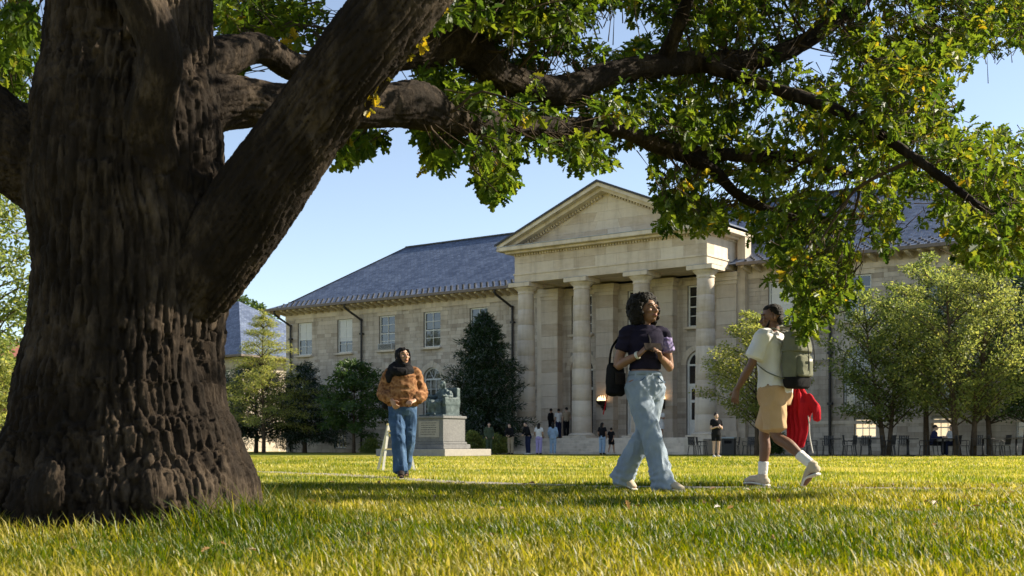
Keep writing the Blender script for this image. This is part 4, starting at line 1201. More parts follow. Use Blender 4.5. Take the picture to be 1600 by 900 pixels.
tree('shade_tree', 'mid green tree overlapping the wing roof behind the pale plaza tree', gp(1448, 55.5), 9.4, (2.6, 9.2, egg(2.3)), 46, 9500, .14, M['leaf_mid'], spray=.55, tone=(.45, .2), seed=10, up=.8)
# left of the bole
tree('roadside_tree', 'tall tree showing left of the oak trunk below its limb', gp(-14, 46), 10.8, (2.2, 10.4, egg(3.0)), 56, 8000, .2, M['leaf_mid'], spray=.65, tone=(.5, .2), seed=12, tr=.16)
tree('roadside_shrub', 'sunlit yellow green shrub left of the oak trunk', gp(-6, 40), 3.4, (.2, 3.3, egg(1.7)), 36, 4500, .15, M['leaf_light'], spray=.5, tone=(.6, .2), seed=13, tr=.06, cat='shrub')
for i, (x, Z, h, r) in enumerate(((378, 150, 19.4, 3.2), (402, 152, 18.8, 2.6), (350, 145, 19.8, 4.0))):
    tree('distant_tree', ['dark treetop peeping over the annex roof', 'small treetop over the annex nearest the hall eaves', 'distant tree behind the annex, mostly hidden by the oak'][i], gp(x, Z), h, (7, h - .3, egg(r)), 34, 5000, .4, M['leaf_dark'], spray=1.0, tone=(.5, .2), seed=14 + i, tr=.25, group='trees beyond the annex')
for i, (x, Z, h, r) in enumerate(((-60, 95, 13, 5.0), (-160, 90, 15, 5.5))):
    tree('boundary_tree', ['tree in the far row beyond the shrub left of the oak', 'tree far out to the left of the lawn'][i], gp(x, Z), h, (2, h - .3, egg(r)), 50, 7000, .4, M['leaf_mid'], spray=1.1, tone=(.4, .2), seed=24 + i, tr=.25, group='trees at the edge of the grounds')
def shrub(label, x, Z, h, r, m_, seed, n=2600, tone=(.5, .2)):
    tree('shrub', label, gp(x, Z), h, (.08, h, egg(r)), 22, n, .13, m_, spray=.34, tone=tone, seed=seed, tr=.03, cat='shrub', up=.6, group='low shrubs at the foot of the hall')
shrub('light green leafy shrub under the yew right of the statue', 738, 64.5, 1.15, .75, M['leaf_light'], 41)
shrub('light green leafy shrub under the yew beside the portico steps', 775, 64, 1.0, .75, M['leaf_light'], 42)
shrub('low clipped shrub by the wall under the layered tree', 580, 73, .8, .6, M['leaf_mid'], 43, 1500)
shrub('dark shrub by the wall under the portico tree', 1205, 58.5, 1.0, .8, M['leaf_dark'], 44)

# ------------------------------------------------------------------ grass
def clear_path(x, y): return np.abs(y - path_y(x)) > PATH_HW * .75
def grass_patch(name, y0, y1, dens, hmin, hmax, width, seed, label, segs=2, margin=1.2, tuft=True):
    g = np.random.default_rng(seed)
    n = int(dens * ((y1 ** 2 - y0 ** 2) * .43 + margin * 2 * (y1 - y0)))
    y = np.sqrt(g.uniform(y0 ** 2, y1 ** 2, n)); x = g.uniform(-1, 1, n) * (y * .43 + margin)
    cl = vnoise(np.stack([x * 2.3, y * 2.3, x * 0], 1), 71) * .6 + vnoise(np.stack([x * .55, y * .55, x * 0], 1), 72) * .6 + .35 * vnoise(np.stack([x * 9, y * 9, x * 0], 1), 74)
    k = clear_path(x, y) | (g.random(n) < .22 + .5 * vnoise(np.stack([x * 1.7, y * 1.7, x * 0], 1), 75))
    rt = np.hypot(x - OAK0.x, y - OAK0.y); k &= rt > .58
    k &= (cl > -.75) | (g.random(n) < .5)
    x, y, cl, rt = x[k], y[k], cl[k], rt[k]; n = len(x)
    h = hmin + (hmax - hmin) * np.clip(.38 + .42 * cl + g.normal(0, .2, n), 0, 1.5)
    pd = path_y(x) - y; h *= np.where((pd > 0) & (pd < 1.8), .55, 1.0)
    if tuft: h *= 1 + (1.5 + .9 * np.clip(cl, -1, 1)) * np.exp(-((rt - .80) / .28) ** 2)
    an = g.uniform(0, 2 * np.pi, n); lean = g.uniform(.15, .95, n) * h
    d = np.stack([np.cos(an), np.sin(an), 0 * an], 1); b = np.stack([x, y, 0 * x], 1)
    wd = width * g.uniform(.6, 1.3, n)
    fa = an + g.uniform(.9, 2.2, n); s = np.stack([np.cos(fa), np.sin(fa), 0 * fa], 1) * wd[:, None] / 2
    up = np.array([0, 0, 1.0])
    # colour: straw in dry patches, green in lush ones
    dry = vnoise(np.stack([x * .9, y * .9, x * 0 + 4], 1), 73)
    rnd = np.clip(.44 + .30 * dry + g.normal(0, .22, n) + (g.random(n) < .10) * .35, 0, 1)
    if segs == 2:
        m_ = b + d * (lean * .35)[:, None] + up * (h * .62)[:, None]
        t = b + d * lean[:, None] + up * h[:, None] * .97
        V = np.stack([b - s, b + s, m_ + s * .8, m_ - s * .8, t], 1).reshape(-1, 3)
        i = np.arange(n)[:, None] * 5
        F = np.concatenate([i + np.array([[0, 1, 2]]), i + np.array([[0, 2, 3]]), i + np.array([[3, 2, 4]])])
        rnd = np.repeat(rnd, 5)
    else:
        t = b + d * (lean * .6)[:, None] + up * h[:, None]
        V = np.stack([b - s, b + s, t], 1).reshape(-1, 3); F = np.arange(n * 3).reshape(-1, 3); rnd = np.repeat(rnd, 3)
    o = link('grass', mesh_np('grass', V, F, rnd), None, M['grass' if y1 < 13 else 'grass_far'])
    prop(o, label, 'grass', kind='stuff')
M['grass_far'] = leaf_mat('short_grass_blade', [(.06, .10, .010), (.14, .18, .018), (.28, .27, .035), (.44, .38, .08), (.58, .50, .17)], .5, .012, .497)
M['grass'] = leaf_mat('grass_blade', [(.028, .06, .005), (.07, .105, .008), (.15, .155, .012), (.29, .25, .035), (.44, .37, .10)], .5, .012, .497)
grass_patch('grass', 3.4, 7.2, 5000, .02, .095, .0054, 1, 'long straw flecked grass nearest the viewer around the oak roots')
grass_patch('grass', 7.2, 12.5, 2000, .02, .085, .0075, 2, 'sunlit mown grass before the path', margin=2)
grass_patch('grass', 12.5, 22, 720, .02, .07, .012, 3, 'sunlit mown grass from the path to the stand', 1, margin=2, tuft=False)
grass_patch('grass', 22, 48, 150, .02, .07, .022, 4, 'far mown grass reaching to the statue', 1, margin=3, tuft=False)

# fallen oak leaves scattered on the grass under the crown
g = np.random.default_rng(17)
n = 420
y = g.uniform(4.2, 13, n); x = g.uniform(-1, 1, n) * (y * .43 + 1); k = np.hypot(x - OAK0.x, y - OAK0.y) > .95; x, y = x[k], y[k]; n = len(x)
pos = np.stack([x, y, g.uniform(.012, .035, n)], 1); d = g.normal(0, 1, (n, 3)); d[:, 2] *= .35
nn = np.array([0, 0, 1.0]) + g.normal(0, .4, (n, 3))
V_, F_, ra = leaf_cloud(pos, d, g.uniform(.035, .065, n) * np.clip(y / 7, .75, 1.2), nn, g.uniform(0, .8, n), fold=.5)
M['dry_leaf'] = leaf_mat('dry_oak_leaf', [(.10, .055, .022), (.20, .115, .045), (.30, .19, .08), (.36, .27, .10)], .25, .02)
prop(link('fallen_leaves', mesh_np('fallen_leaves', V_, F_, ra), None, M['dry_leaf']), 'dry brown oak leaves scattered over the grass under the oak', 'leaves', kind='stuff')

# ------------------------------------------------------------------ people
V3 = lambda *a: Vector(a)
def rotz(v, a): return Matrix.Rotation(a, 3, 'Z') @ Vector(v)
def rings_path(specs, n=22, p=2.2):
    return [(s[0], s[1], s[2], s[3] if len(s) > 3 else 0.0) for s in specs]

def hand(mb, w, d, pn, thumb, k=1.0, curl=.6, spread=.016):
    """palm with five fingers: w wrist, d direction, pn side the palm faces, thumb side direction"""
    d = Vector(d).normalized(); pn = Vector(pn); pn = (pn - d * pn.dot(d)).normalized(); s = d.cross(pn).normalized()
    if s.dot(Vector(thumb)) < 0: s = -s
    w = Vector(w)
    mb.tube([w - d * .02 * k, w + d * .03 * k, w + d * .085 * k], [(.026 * k, .021 * k), (.036 * k, .018 * k), (.04 * k, .015 * k)], 12, ref=s, sub=3)
    for i, ln in enumerate((.068, .078, .073, .056)):
        b = w + d * .08 * k + s * (.030 - i * .020) * k
        a1, a2, a3 = curl * .7, curl * 1.5, curl * 2.2
        def dd(a): return d * math.cos(a) + pn * math.sin(a) + s * (.10 - .07 * i)
        p1 = b + dd(a1) * ln * .45 * k; p2 = p1 + dd(a2) * ln * .32 * k; p3 = p2 + dd(a3) * ln * .26 * k
        mb.tube([b - d * .02 * k, b, p1, p2, p3], [.0095 * k, .0095 * k, .0085 * k, .008 * k, .0065 * k], 8, sub=2)
    b = w + d * .025 * k + s * .026 * k
    p1 = b + (s * .75 + d * .6 + pn * .3).normalized() * .042 * k; p2 = p1 + (s * .25 + d * .8 + pn * .5).normalized() * .032 * k
    mb.tube([b - s * .012, b, p1, p2], [.013 * k, .0125 * k, .0105 * k, .008 * k], 8, sub=2)

def head(mb, c, Mh, k=1.0, beard=False):
    """skull, face and ears; Mh turns the head (face looks along -Y)"""
    def q(x, y, z): return c + Mh @ (Vector((x, y, z)) * k)
    mb.ball(q(0, .012, .022), (.074 * k, .094 * k, .096 * k), Mh, 20, 14)
    mb.ball(q(0, -.018, -.035), (.060 * k, .070 * k, .078 * k), Mh, 18, 12)
    mb.ball(q(0, -.050, -.088), (.030 * k, .026 * k, .022 * k), Mh)
    mb.tube([q(0, -.083, .018), q(0, -.097, -.010), q(0, -.108, -.026), q(0, -.094, -.036)], [.009 * k, .011 * k, .015 * k, .013 * k], 8, sub=3)
    for s in (-1, 1):
        mb.ball(q(s * .012, -.092, -.030), .010 * k, None, 8, 6)
        mb.ball(q(s * .038, -.062, -.018), (.026 * k, .022 * k, .022 * k), Mh, 10, 8)
        mb.tube([q(s * .052, -.066, .026), q(s * .025, -.084, .031), q(s * .008, -.086, .027)], [.009 * k] * 3, 6, sub=2)
        mb.ball(q(s * .076, .012, -.008), (.010 * k, .020 * k, .031 * k), Mh, 8, 8)
    for z, r in ((-.058, .009), (-.068, .010)):
        mb.tube([q(-.022, -.078, z), q(0, -.090, z - .001), q(.022, -.078, z)], [r * .6 * k, r * k, r * .6 * k], 6, sub=3)
    return q

def face_parts(par, q, Mh, k, lips, brow):
    for s in (-1, 1):
        e = MB().ball(q(s * .031, -.0745, .010), (.0125 * k, .009 * k, .006 * k), Mh, 10, 8).build('eye', M['eye_white'], par, True)
        MB().ball(q(s * .031, -.0825, .010), (.006 * k, .004 * k, .0058 * k), Mh, 8, 6).build('iris', M['iris'], e, True)
        MB().tube([q(s * .053, -.071, .031), q(s * .033, -.086, .038), q(s * .013, -.089, .034)], [.0035 * k, .0048 * k, .0042 * k], 6, sub=3).build('eyebrow', brow, par, True)
    MB().tube([q(-.023, -.081, -.0625), q(0, -.0945, -.0625), q(.023, -.081, -.0625)], [(.004 * k, .007 * k), (.006 * k, .0115 * k), (.004 * k, .007 * k)], 8, ref=Mh @ Vector((0, 1, 0)), sub=4).build('lips', lips, par, True)

def base_body(k, J, skin_legs=True, hands=True, fat=1.0):
    """body shapes from joints J (already in person space)"""
    mb = MB()
    pc, cc = J['pelvis'], J['chest']; hy_, sy_ = J.get('hip_yaw', 0), J.get('sh_yaw', 0)
    prof = [(-.10, .10, .085), (-.04, .145, .105), (.03, .148, .105), (.11, .122, .09), (.22, .128, .098), (.33, .148, .104), (.41, .15, .09), (.455, .11, .07), (.485, .058, .055)]
    rs = []
    for dz, rx, ry in prof:
        t = max(0, min(1, (dz + .02) / .40)); c = pc.lerp(cc, t); z = pc.z + dz * k
        rs.append(((c.x, c.y, z), rx * k * fat, ry * k * fat, hy_ * (1 - t) + sy_ * t))
    mb.rings(rs, 24)
    for s in ('L', 'R'):
        h, kn, an, toe = J['hip' + s], J['knee' + s], J['ankle' + s], J['toe' + s]
        m1 = h.lerp(kn, .5); m2 = kn.lerp(an, .32) + Vector((0, .012 * k, 0))
        mb.tube([h + V3(0, 0, .05 * k), m1, kn, m2, kn.lerp(an, .7), an], [.085 * k, .072 * k, .052 * k, .053 * k, .040 * k, .034 * k], 14)
        d = (toe - an); d.z = 0; d.normalize()
        heel = an - d * .035 * k + V3(0, 0, -.045 * k)
        mb.tube([heel, an + V3(0, 0, -.03 * k), an.lerp(toe, .55) + V3(0, 0, -.012 * k), toe], [.03 * k, .037 * k, .04 * k, .026 * k], 10)
        sh, el, wr = J['sh' + s], J['elbow' + s], J['wrist' + s]
        inn = cc + V3(0, 0, .0); inn = Vector((cc.x * .5 + sh.x * .5, cc.y * .5 + sh.y * .5, sh.z))
        mb.tube([inn, sh, sh.lerp(el, .5), el, el.lerp(wr, .35), wr], [.05 * k, .054 * k, .045 * k, .037 * k, .038 * k, .025 * k], 12)
    nb = J['neck']
    mb.tube([nb + V3(0, 0, -.05 * k), nb + V3(0, -.004, .03 * k), J['head'] + V3(0, .02 * k, -.06 * k)], [.056 * k, .048 * k, .05 * k], 12)
    return mb

def joints(k, **o):
    J = dict(pelvis=V3(0, 0, .955), chest=V3(0, 0, 1.36), hipL=V3(.09, 0, .90), hipR=V3(-.09, 0, .90), kneeL=V3(.095, -.01, .49), kneeR=V3(-.095, -.01, .49),
             ankleL=V3(.09, .02, .085), ankleR=V3(-.09, .02, .085), toeL=V3(.11, -.15, .03), toeR=V3(-.11, -.15, .03),
             shL=V3(.165, .005, 1.385), shR=V3(-.165, .005, 1.385), elbowL=V3(.22, .03, 1.11), elbowR=V3(-.22, .03, 1.11), wristL=V3(.225, -.04, .875), wristR=V3(-.225, -.04, .875),
             neck=V3(0, .012, 1.43), head=V3(0, -.012, 1.575))
    for a, b in o.items(): J[a] = Vector(b) if isinstance(b, (tuple, list)) else b
    return {a: (b * k if isinstance(b, Vector) else b) for a, b in J.items()}

M['eye_white'] = mat('eye_white', [(.30, .27, .25), (.36, .33, .31)], .3, 5)
M['iris'] = mat('iris', [(.02, .012, .008), (.03, .018, .012)], .2, 5)
def skin(n, c, r=.5):
    m_ = mat(n, [tuple(x * .86 for x in c), c, tuple(min(1, x * 1.1) for x in c)], r, 14, .08, 120, spec=.4)
    b = m_.node_tree.nodes['Principled BSDF']; b.inputs['Subsurface Weight'].default_value = .08; b.inputs['Subsurface Scale'].default_value = .01
    b.inputs['Subsurface Radius'].default_value = (1, .4, .25)
    return m_
M['skin_a'] = skin('brown_skin', (.25, .13, .078)); M['skin_b'] = skin('deep_brown_skin', (.16, .078, .045)); M['skin_c'] = skin('tan_skin', (.36, .20, .125)); M['skin_d'] = skin('light_skin', (.52, .34, .25))
M['hair'] = mat('black_hair', [(.006, .005, .004), (.018, .013, .010)], .65, 60, .6, 220, spec=.25)
M['lips_a'] = mat('lips', [(.19, .065, .05), (.24, .085, .065)], .4, 20)
def cloth(n, cols, scale=9, bump=.25, bs=260, rough=.9, **kw): return mat(n, cols, rough, scale, bump, bs, spec=.08, **kw)
M['navy'] = cloth('navy_jersey', [(.012, .011, .022), (.022, .018, .036)])
M['denim_light'] = cloth('light_blue_denim', [(.19, .23, .29), (.26, .31, .37), (.35, .40, .455)], 4, .4)
M['denim_dark'] = cloth('dark_blue_denim', [(.020, .040, .085), (.045, .085, .16), (.10, .16, .25)], 6)
M['tee_white'] = cloth('off_white_jersey', [(.66, .64, .62), (.76, .74, .72)], 4)
M['khaki'] = cloth('tan_cotton', [(.42, .27, .14), (.52, .35, .20)], 5)
M['olive'] = cloth('olive_canvas', [(.13, .132, .092), (.19, .19, .138)], 6)
M['black_fabric'] = cloth('black_fabric', [(.008, .008, .009), (.018, .017, .018)])
M['red'] = cloth('red_fleece', [(.34, .010, .018), (.50, .02, .03)], 7)
M['sock'] = cloth('white_sock', [(.66, .63, .58), (.75, .72, .68)], 20, .3, 90)
M['shoe_beige'] = cloth('beige_suede', [(.40, .33, .24), (.50, .43, .33)], 8, .15, 120)
M['sole'] = mat('pale_rubber_sole', [(.52, .50, .45), (.62, .60, .55)], .7, 10)
M['shoe_dark'] = cloth('dark_leather', [(.018, .014, .012), (.035, .027, .022)], 8, .1, 60, .5)
M['knit'] = None
def knit_mat():
    m, nt, N, L, b = nodes('brown_patterned_knit')
    tc = N.new('ShaderNodeTexCoord'); vo = N.new('ShaderNodeTexVoronoi'); vo.inputs['Scale'].default_value = 23
    nz = N.new('ShaderNodeTexNoise'); nz.inputs['Scale'].default_value = 9; nz.inputs['Detail'].default_value = 4
    L.new(tc.outputs['Object'], nz.inputs['Vector']); 
    av = N.new('ShaderNodeVectorMath'); av.operation = 'MULTIPLY_ADD'; av.inputs[1].default_value = (.12, .12, .12)
    L.new(nz.outputs['Color'], av.inputs[0]); L.new(tc.outputs['Object'], av.inputs[2]); L.new(av.outputs[0], vo.inputs['Vector'])
    r = ramp(nt, [(.08, (.075, .032, .017)), (.30, (.15, .068, .030)), (.55, (.22, .105, .048)), (.85, (.31, .17, .085))], vo.outputs['Distance'])
    L.new(r.outputs[0], b.inputs['Base Color']); b.inputs['Roughness'].default_value = .9; b.inputs['Specular IOR Level'].default_value = .1
    n2 = N.new('ShaderNodeTexNoise'); n2.inputs['Scale'].default_value = 160; L.new(tc.outputs['Object'], n2.inputs['Vector'])
    bp = N.new('ShaderNodeBump'); bp.inputs['Strength'].default_value = .4; bp.inputs['Distance'].default_value = .01; L.new(n2.outputs['Fac'], bp.inputs['Height']); L.new(bp.outputs[0], b.inputs['Normal'])
    return m
M['knit'] = knit_mat()

def shoe(par, an, toe, k, m_up, m_sole, lift=0.0):
    d = toe - an; d.z = 0; d.normalize()
    sl = (toe - an).normalized()
    heel = an - d * .055 * k + V3(0, 0, -.05 * k)
    b = MB().tube([heel + V3(0, 0, .01), an + V3(0, 0, -.025 * k), an.lerp(toe, .5) + V3(0, 0, .012 * k), toe + V3(0, 0, .012 * k)], [(.042 * k, .036 * k), (.046 * k, .05 * k), (.049 * k, .036 * k), (.038 * k, .022 * k)], 14, ref=d.cross(V3(0, 0, 1)))
    b.tube([an + V3(0, 0, -.02 * k), an + V3(0, 0, .03 * k)], [.05 * k, .047 * k], 12, sub=1)
    s = link('shoe', vox(b, .006, 2), par, m_up)
    so = MB().tube([heel - d * .008 + V3(0, 0, -.022 * k), an.lerp(toe, .5) + V3(0, 0, -.025 * k), toe + d * .012 + V3(0, 0, -.012 * k)], [(.046 * k, .014 * k), (.05 * k, .014 * k), (.040 * k, .012 * k)], 14, ref=d.cross(V3(0, 0, 1)))
    link('sole', vox(so, .006, 1), s, m_sole)

# -- woman in navy crop top and light jeans
k = 1.0
WR = R(14)
pw = empty('person', gp(1008, 10.5), WR, 'woman in navy crop top and light blue wide jeans walking and holding a phone', 'person')
J = joints(k, ankleR=(.085, -.24, .09), kneeR=(-.01, -.17, .50), toeR=(.19, -.39, .035), hipR=(-.09, -.02, .91), ankleL=(-.13, .22, .14), kneeL=(.01, .06, .50), toeL=(-.06, .11, .035), hipL=(.09, .02, .90),
           elbowR=(-.235, .05, 1.10), wristR=(-.105, -.14, 1.185), elbowL=(.225, .0, 1.09), wristL=(.075, -.17, 1.165), hip_yaw=.25, sh_yaw=0, head=(.02, -.005, 1.575))
mb = base_body(k, J)
Mh = Matrix.Rotation(R(24), 3, 'Z') @ Matrix.Rotation(R(-10), 3, 'X')
q = head(mb, J['head'], Mh, k)
hand(mb, J['wristR'], (.45, -.55, .55), (.55, -.1, -.1), (0, -.3, 1), k, .75)
hand(mb, J['wristL'], (-.40, -.55, .55), (-.55, -.1, -.1), (0, -.3, 1), k, .75)
link('body', vox(mb, .0055, 2), pw, M['skin_a'])
face_parts(pw, q, Mh, k, M['lips_a'], M['hair'])
g = np.random.default_rng(3)
hb_ = MB()
for (x, y, z, r) in ((0, .045, .075, .105), (.07, .04, .06, .08), (-.07, .04, .06, .08), (.10, .05, -.02, .066), (-.10, .05, -.02, .066), (.10, .065, -.07, .058), (-.10, .065, -.07, .058), (0, .09, 0, .10), (0, .095, -.07, .08), (0, -.01, .10, .062), (.045, -.02, .09, .05), (-.045, -.02, .09, .05)):
    hb_.ball(q(x * .92, y * .95, z * .95), r * k * .92)
for i in range(520):
    a = g.uniform(0, 2 * np.pi); zz = g.uniform(-.11, .155); 
    rr = math.sqrt(max(.0, 1 - ((zz - .02) / .155) ** 2)) * .140
    x, y = rr * math.cos(a), .05 + rr * math.sin(a) * .90
    if y < -.01 and zz < .095 and abs(x) < .09: continue
    hb_.ball(q(x, y, zz), g.uniform(.009, .020), None, 8, 6)
link('hair', vox(hb_, .005, 1, wrinkle(.007, (.014, .014, .014), 4)), pw, M['hair'])
# crop top
tp = MB(); cc = J['chest']
tp.rings([((0, 0, z), rx, ry, -.06) for z, rx, ry in ((1.065, .138, .112), (1.12, .138, .112), (1.20, .145, .125), (1.27, .152, .136), (1.34, .160, .122), (1.40, .142, .095), (1.437, .094, .078), (1.445, .08, .068))], 26)
for s in ('L', 'R'):
    sh, el = J['sh' + s], J['elbow' + s]
    tp.tube([Vector((sh.x * .5, 0, 1.385)), sh, sh.lerp(el, .30), sh.lerp(el, .52)], [.058, .062, .060, .066], 14)
tpo = link('crop_top', vox(tp, .007, 2, wrinkle(.006, (.10, .10, .06), 6)), pw, M['navy'])
for s in ('R', 'L'):
    pass
# printed patch on the left sleeve and a beaded neckline
M['print'] = mat('violet_printed_fabric', [(.05, .03, .10), (.20, .16, .34), (.50, .46, .55)], .8, 26, .2, 200)
sh, el = J['shL'], J['elbowL']
pr = MB().tube([sh.lerp(el, .16), sh.lerp(el, .36), sh.lerp(el, .54)], [.069, .069, .073], 16)
link('printed_sleeve', vox(pr, .007, 2, wrinkle(.006, (.05, .05, .05), 16)), tpo, M['print'])
M['gold'] = mat('gold_necklace', [(.55, .36, .10), (.7, .48, .16)], .35, 8, metal=.8)
MB().tube([(.078 * math.cos(a), .008 + .070 * math.sin(a), 1.447 - .022 * (math.sin(a) < 0) * abs(math.sin(a))) for a in np.linspace(0, 2 * np.pi, 17)], [.006] * 17, 6, sub=1).build('necklace', M['gold'], pw, True)
a = J['wristR']; dv = (J['elbowR'] - a).normalized()
MB().tube([a + dv * .012, a + dv * .030], [.034, .034], 12, sub=1).build('bracelet', M['sole'], pw, True)
# wide jeans
jn = MB()
jn.rings([((0, 0, z), rx, ry, .22) for z, rx, ry in ((.80, .145, .115), (.86, .172, .134), (.92, .174, .136), (.98, .158, .122), (1.03, .143, .111), (1.045, .141, .109))], 26)
for s, back in (('R', 0), ('L', 1)):
    h, kn, an = J['hip' + s], J['knee' + s], J['ankle' + s]
    end = an + (an - kn).normalized() * .05
    if not back: end = an + V3(0, -.01, -.055)
    jn.tube([h + V3(0, 0, .03), h.lerp(kn, .45), kn, kn.lerp(an, .5), end], [(.104, .114), (.100, .106), (.086, .090), (.090, .096), (.102, .112)], 18)
def jeans_fn(co, nr):
    f = wrinkle(.010, (.06, .06, .13), 12)(co, nr)
    f = f + nr * (.004 * vnoise(np.stack([co[:, 0] * 26 + co[:, 2] * 14, co[:, 1] * 26, co[:, 2] * 22], 1), 41))[:, None]
    low = np.clip((.30 - co[:, 2]) / .3, 0, 1)
    return f + nr * (low * .008 * np.sin(co[:, 2] * 95 + 6 * vnoise(co * 9, 3)))[:, None]
jo = link('jeans', vox(jn, .008, 2, jeans_fn), pw, M['denim_light'])
wb = MB().rings([((0, 0, z), rx, ry, .22) for z, rx, ry in ((1.012, .1515, .1185), (1.05, .1455, .1125))], 26)
wb.build('waistband', M['denim_light'], jo, True)
for s in (-1, 1): MB().tube([rotz((s * .06, -.128, 1.0), .12), rotz((s * .10, -.122, .965), .12), rotz((s * .155, -.07, .955), .12)], [.005] * 3, 6).build('pocket_seam', M['denim_dark'], jo, True)
for s in ('R', 'L'): shoe(pw, J['ankle' + s], J['toe' + s], k, M['shoe_beige'], M['sole'])
# phone in her hands
t = empty('phone', pw.matrix_basis @ V3(-.01, -.245, 1.235) if False else gp(1008, 10.5) + rotz((-.012, -.222, 1.245), WR), WR, 'dark phone held in both hands by the woman in jeans', 'phone')
ph = MB().bbox(-.075, .075, -.005, .005, -.038, .038, .003)
po = ph.build('case', M['shoe_dark'], t); po.rotation_euler = (R(-35), 0, 0)
sc = MB().box(-.070, .070, .0052, .006, -.034, .034).build('screen', M['glass'], t); sc.rotation_euler = (R(-35), 0, 0)
# shoulder bag hanging behind her right hip
t = empty('shoulder_bag', gp(1008, 10.5) + rotz((-.23, .12, .84), WR), WR + .5, 'black shoulder bag hanging at the hip of the woman in jeans', 'bag')
bg = MB().rings([((0, 0, z), rx, ry, 0) for z, rx, ry in ((.0, .07, .03), (.02, .095, .05), (.12, .10, .06), (.22, .092, .05), (.27, .08, .035), (.285, .07, .02))], 22, p=3.2)
bgo = link('bag_body', vox(bg, .008, 1, wrinkle(.006, (.08, .08, .08), 2)), t, M['black_fabric'])
MB().tube([(-.075, 0, .27), (-.06, -.02, .42), (.06, -.06, .56), (.10, -.17, .63), (.10, -.27, .57), (.06, -.33, .40), (.09, -.03, .26)], [(.014, .004)] * 7, 8, ref=(1, 0, 0), sub=5).build('strap', M['black_fabric'], t, True)
MB().tube([(-.03, .05, .06), (-.045, .06, -.02), (-.07, .06, -.10), (-.09, .06, -.16)], [(.007, .003)] * 4, 6, sub=3).build('loose_strap', M['red'], t, True)
MB().bbox(-.06, .06, -.066, -.056, .10, .20, .004).build('pocket', M['shoe_dark'], bgo)

# -- man with backpack
k = 1.045
MX, MZ, MR = 1211, 11.66, R(-132)
pm = empty('person', gp(MX, MZ), MR, 'man in white tee and tan shorts walking away with a backpack', 'person')
J = joints(k, ankleR=(-.07, -.17, .095), kneeR=(-.085, -.16, .50), toeR=(-.09, -.36, .05), hipR=(-.09, -.02, .90), ankleL=(.08, .42, .215), kneeL=(.09, .06, .49), toeL=(.075, .335, .045), hipL=(.09, .02, .90),
           elbowL=(.265, -.10, 1.115), wristL=(.255, -.25, .905), elbowR=(-.255, .09, 1.11), wristR=(-.235, .02, .90), hip_yaw=-.1, sh_yaw=.1, chest=(0, -.02, 1.36), head=(0, -.035, 1.575), neck=(0, -.005, 1.43), shL=(.185, -.01, 1.385), shR=(-.185, -.0, 1.385))
mb = base_body(k, J, fat=1.05)
Mh = Matrix.Rotation(R(30), 3, 'Z') @ Matrix.Rotation(R(9), 3, 'X')
q = head(mb, J['head'], Mh, k)
hand(mb, J['wristL'], (-.05, -.25, -1), (-1, -.1, 0), (0, -1, .1), k, .5)
hand(mb, J['wristR'], (.1, -.2, -1), (1, -.1, 0), (0, -1, .1), k, .9)
link('body', vox(mb, .0055, 2), pm, M['skin_b'])
face_parts(pm, q, Mh, k, M['lips_a'], M['hair'])
hb_ = MB().ball(q(0, .026, .036), (.0785, .092, .087), Mh).ball(q(0, -.008, .074), (.062, .062, .044), Mh).ball(q(0, .062, -.03), (.062, .048, .062), Mh)
for s in (): hb_.tube([q(s * .074, -.012, .03), q(s * .076, -.016, -.02)], [.010, .007], 6, sub=2)
link('hair', vox(hb_, .005, 1, wrinkle(.003, (.012, .012, .012), 5)), pm, M['hair'])
bd = MB()
for s in (-1, 1): bd.tube([q(s * .066, -.02, -.03), q(s * .058, -.045, -.07), q(s * .03, -.072, -.098), q(0, -.082, -.104)], [.004, .011, .013, .012], 8)
#bd.tube([q(-.024, -.088, -.047), q(0, -.096, -.045), q(.024, -.088, -.047)], [.004, .005, .004], 6)
link('beard', vox(bd, .005, 1), pm, M['hair'])
tp = MB()
tp.rings([((0, -.015 * (z > 1.2), z), rx, ry, .05) for z, rx, ry in ((.90, .19, .145), (.96, .192, .148), (1.10, .186, .14), (1.25, .194, .145), (1.38, .206, .135), (1.445, .18, .105), (1.482, .10, .085), (1.492, .08, .072))], 28)
for s in ('L', 'R'):
    sh, el = J['sh' + s], J['elbow' + s]
    tp.tube([Vector((sh.x * .5, -.01, 1.44)), sh, sh.lerp(el, .35), sh.lerp(el, .72)], [.07, .080, .083, .088], 16)
link('white_tee', vox(tp, .008, 2, wrinkle(.009, (.10, .10, .10), 8)), pm, M['tee_white'])
st = MB()
st.rings([((0, 0, z), rx, ry, -.1) for z, rx, ry in ((.80, .165, .13), (.88, .188, .148), (.95, .184, .14), (1.02, .168, .125))], 26)
for s in ('L', 'R'):
    h, kn = J['hip' + s], J['knee' + s]
    st.tube([h + V3(0, 0, .02), h.lerp(kn, .45), h.lerp(kn, .72), h.lerp(kn, .88)], [(.113, .12), (.112, .118), (.108, .112), (.108, .112)], 18)
link('shorts', vox(st, .008, 2, wrinkle(.009, (.10, .10, .12), 9)), pm, M['khaki'])
for s in ('L', 'R'):
    an, kn = J['ankle' + s], J['knee' + s]
    link('sock', vox(MB().tube([an + V3(0, 0, -.03), an, an.lerp(kn, .36)], [.042 * k, .042 * k, .049 * k], 12), .005, 1, wrinkle(.002, (.05, .05, .015), 3)), pm, M['sock'])
    shoe(pm, an, J['toe' + s], k, M['shoe_beige'], M['sole'])
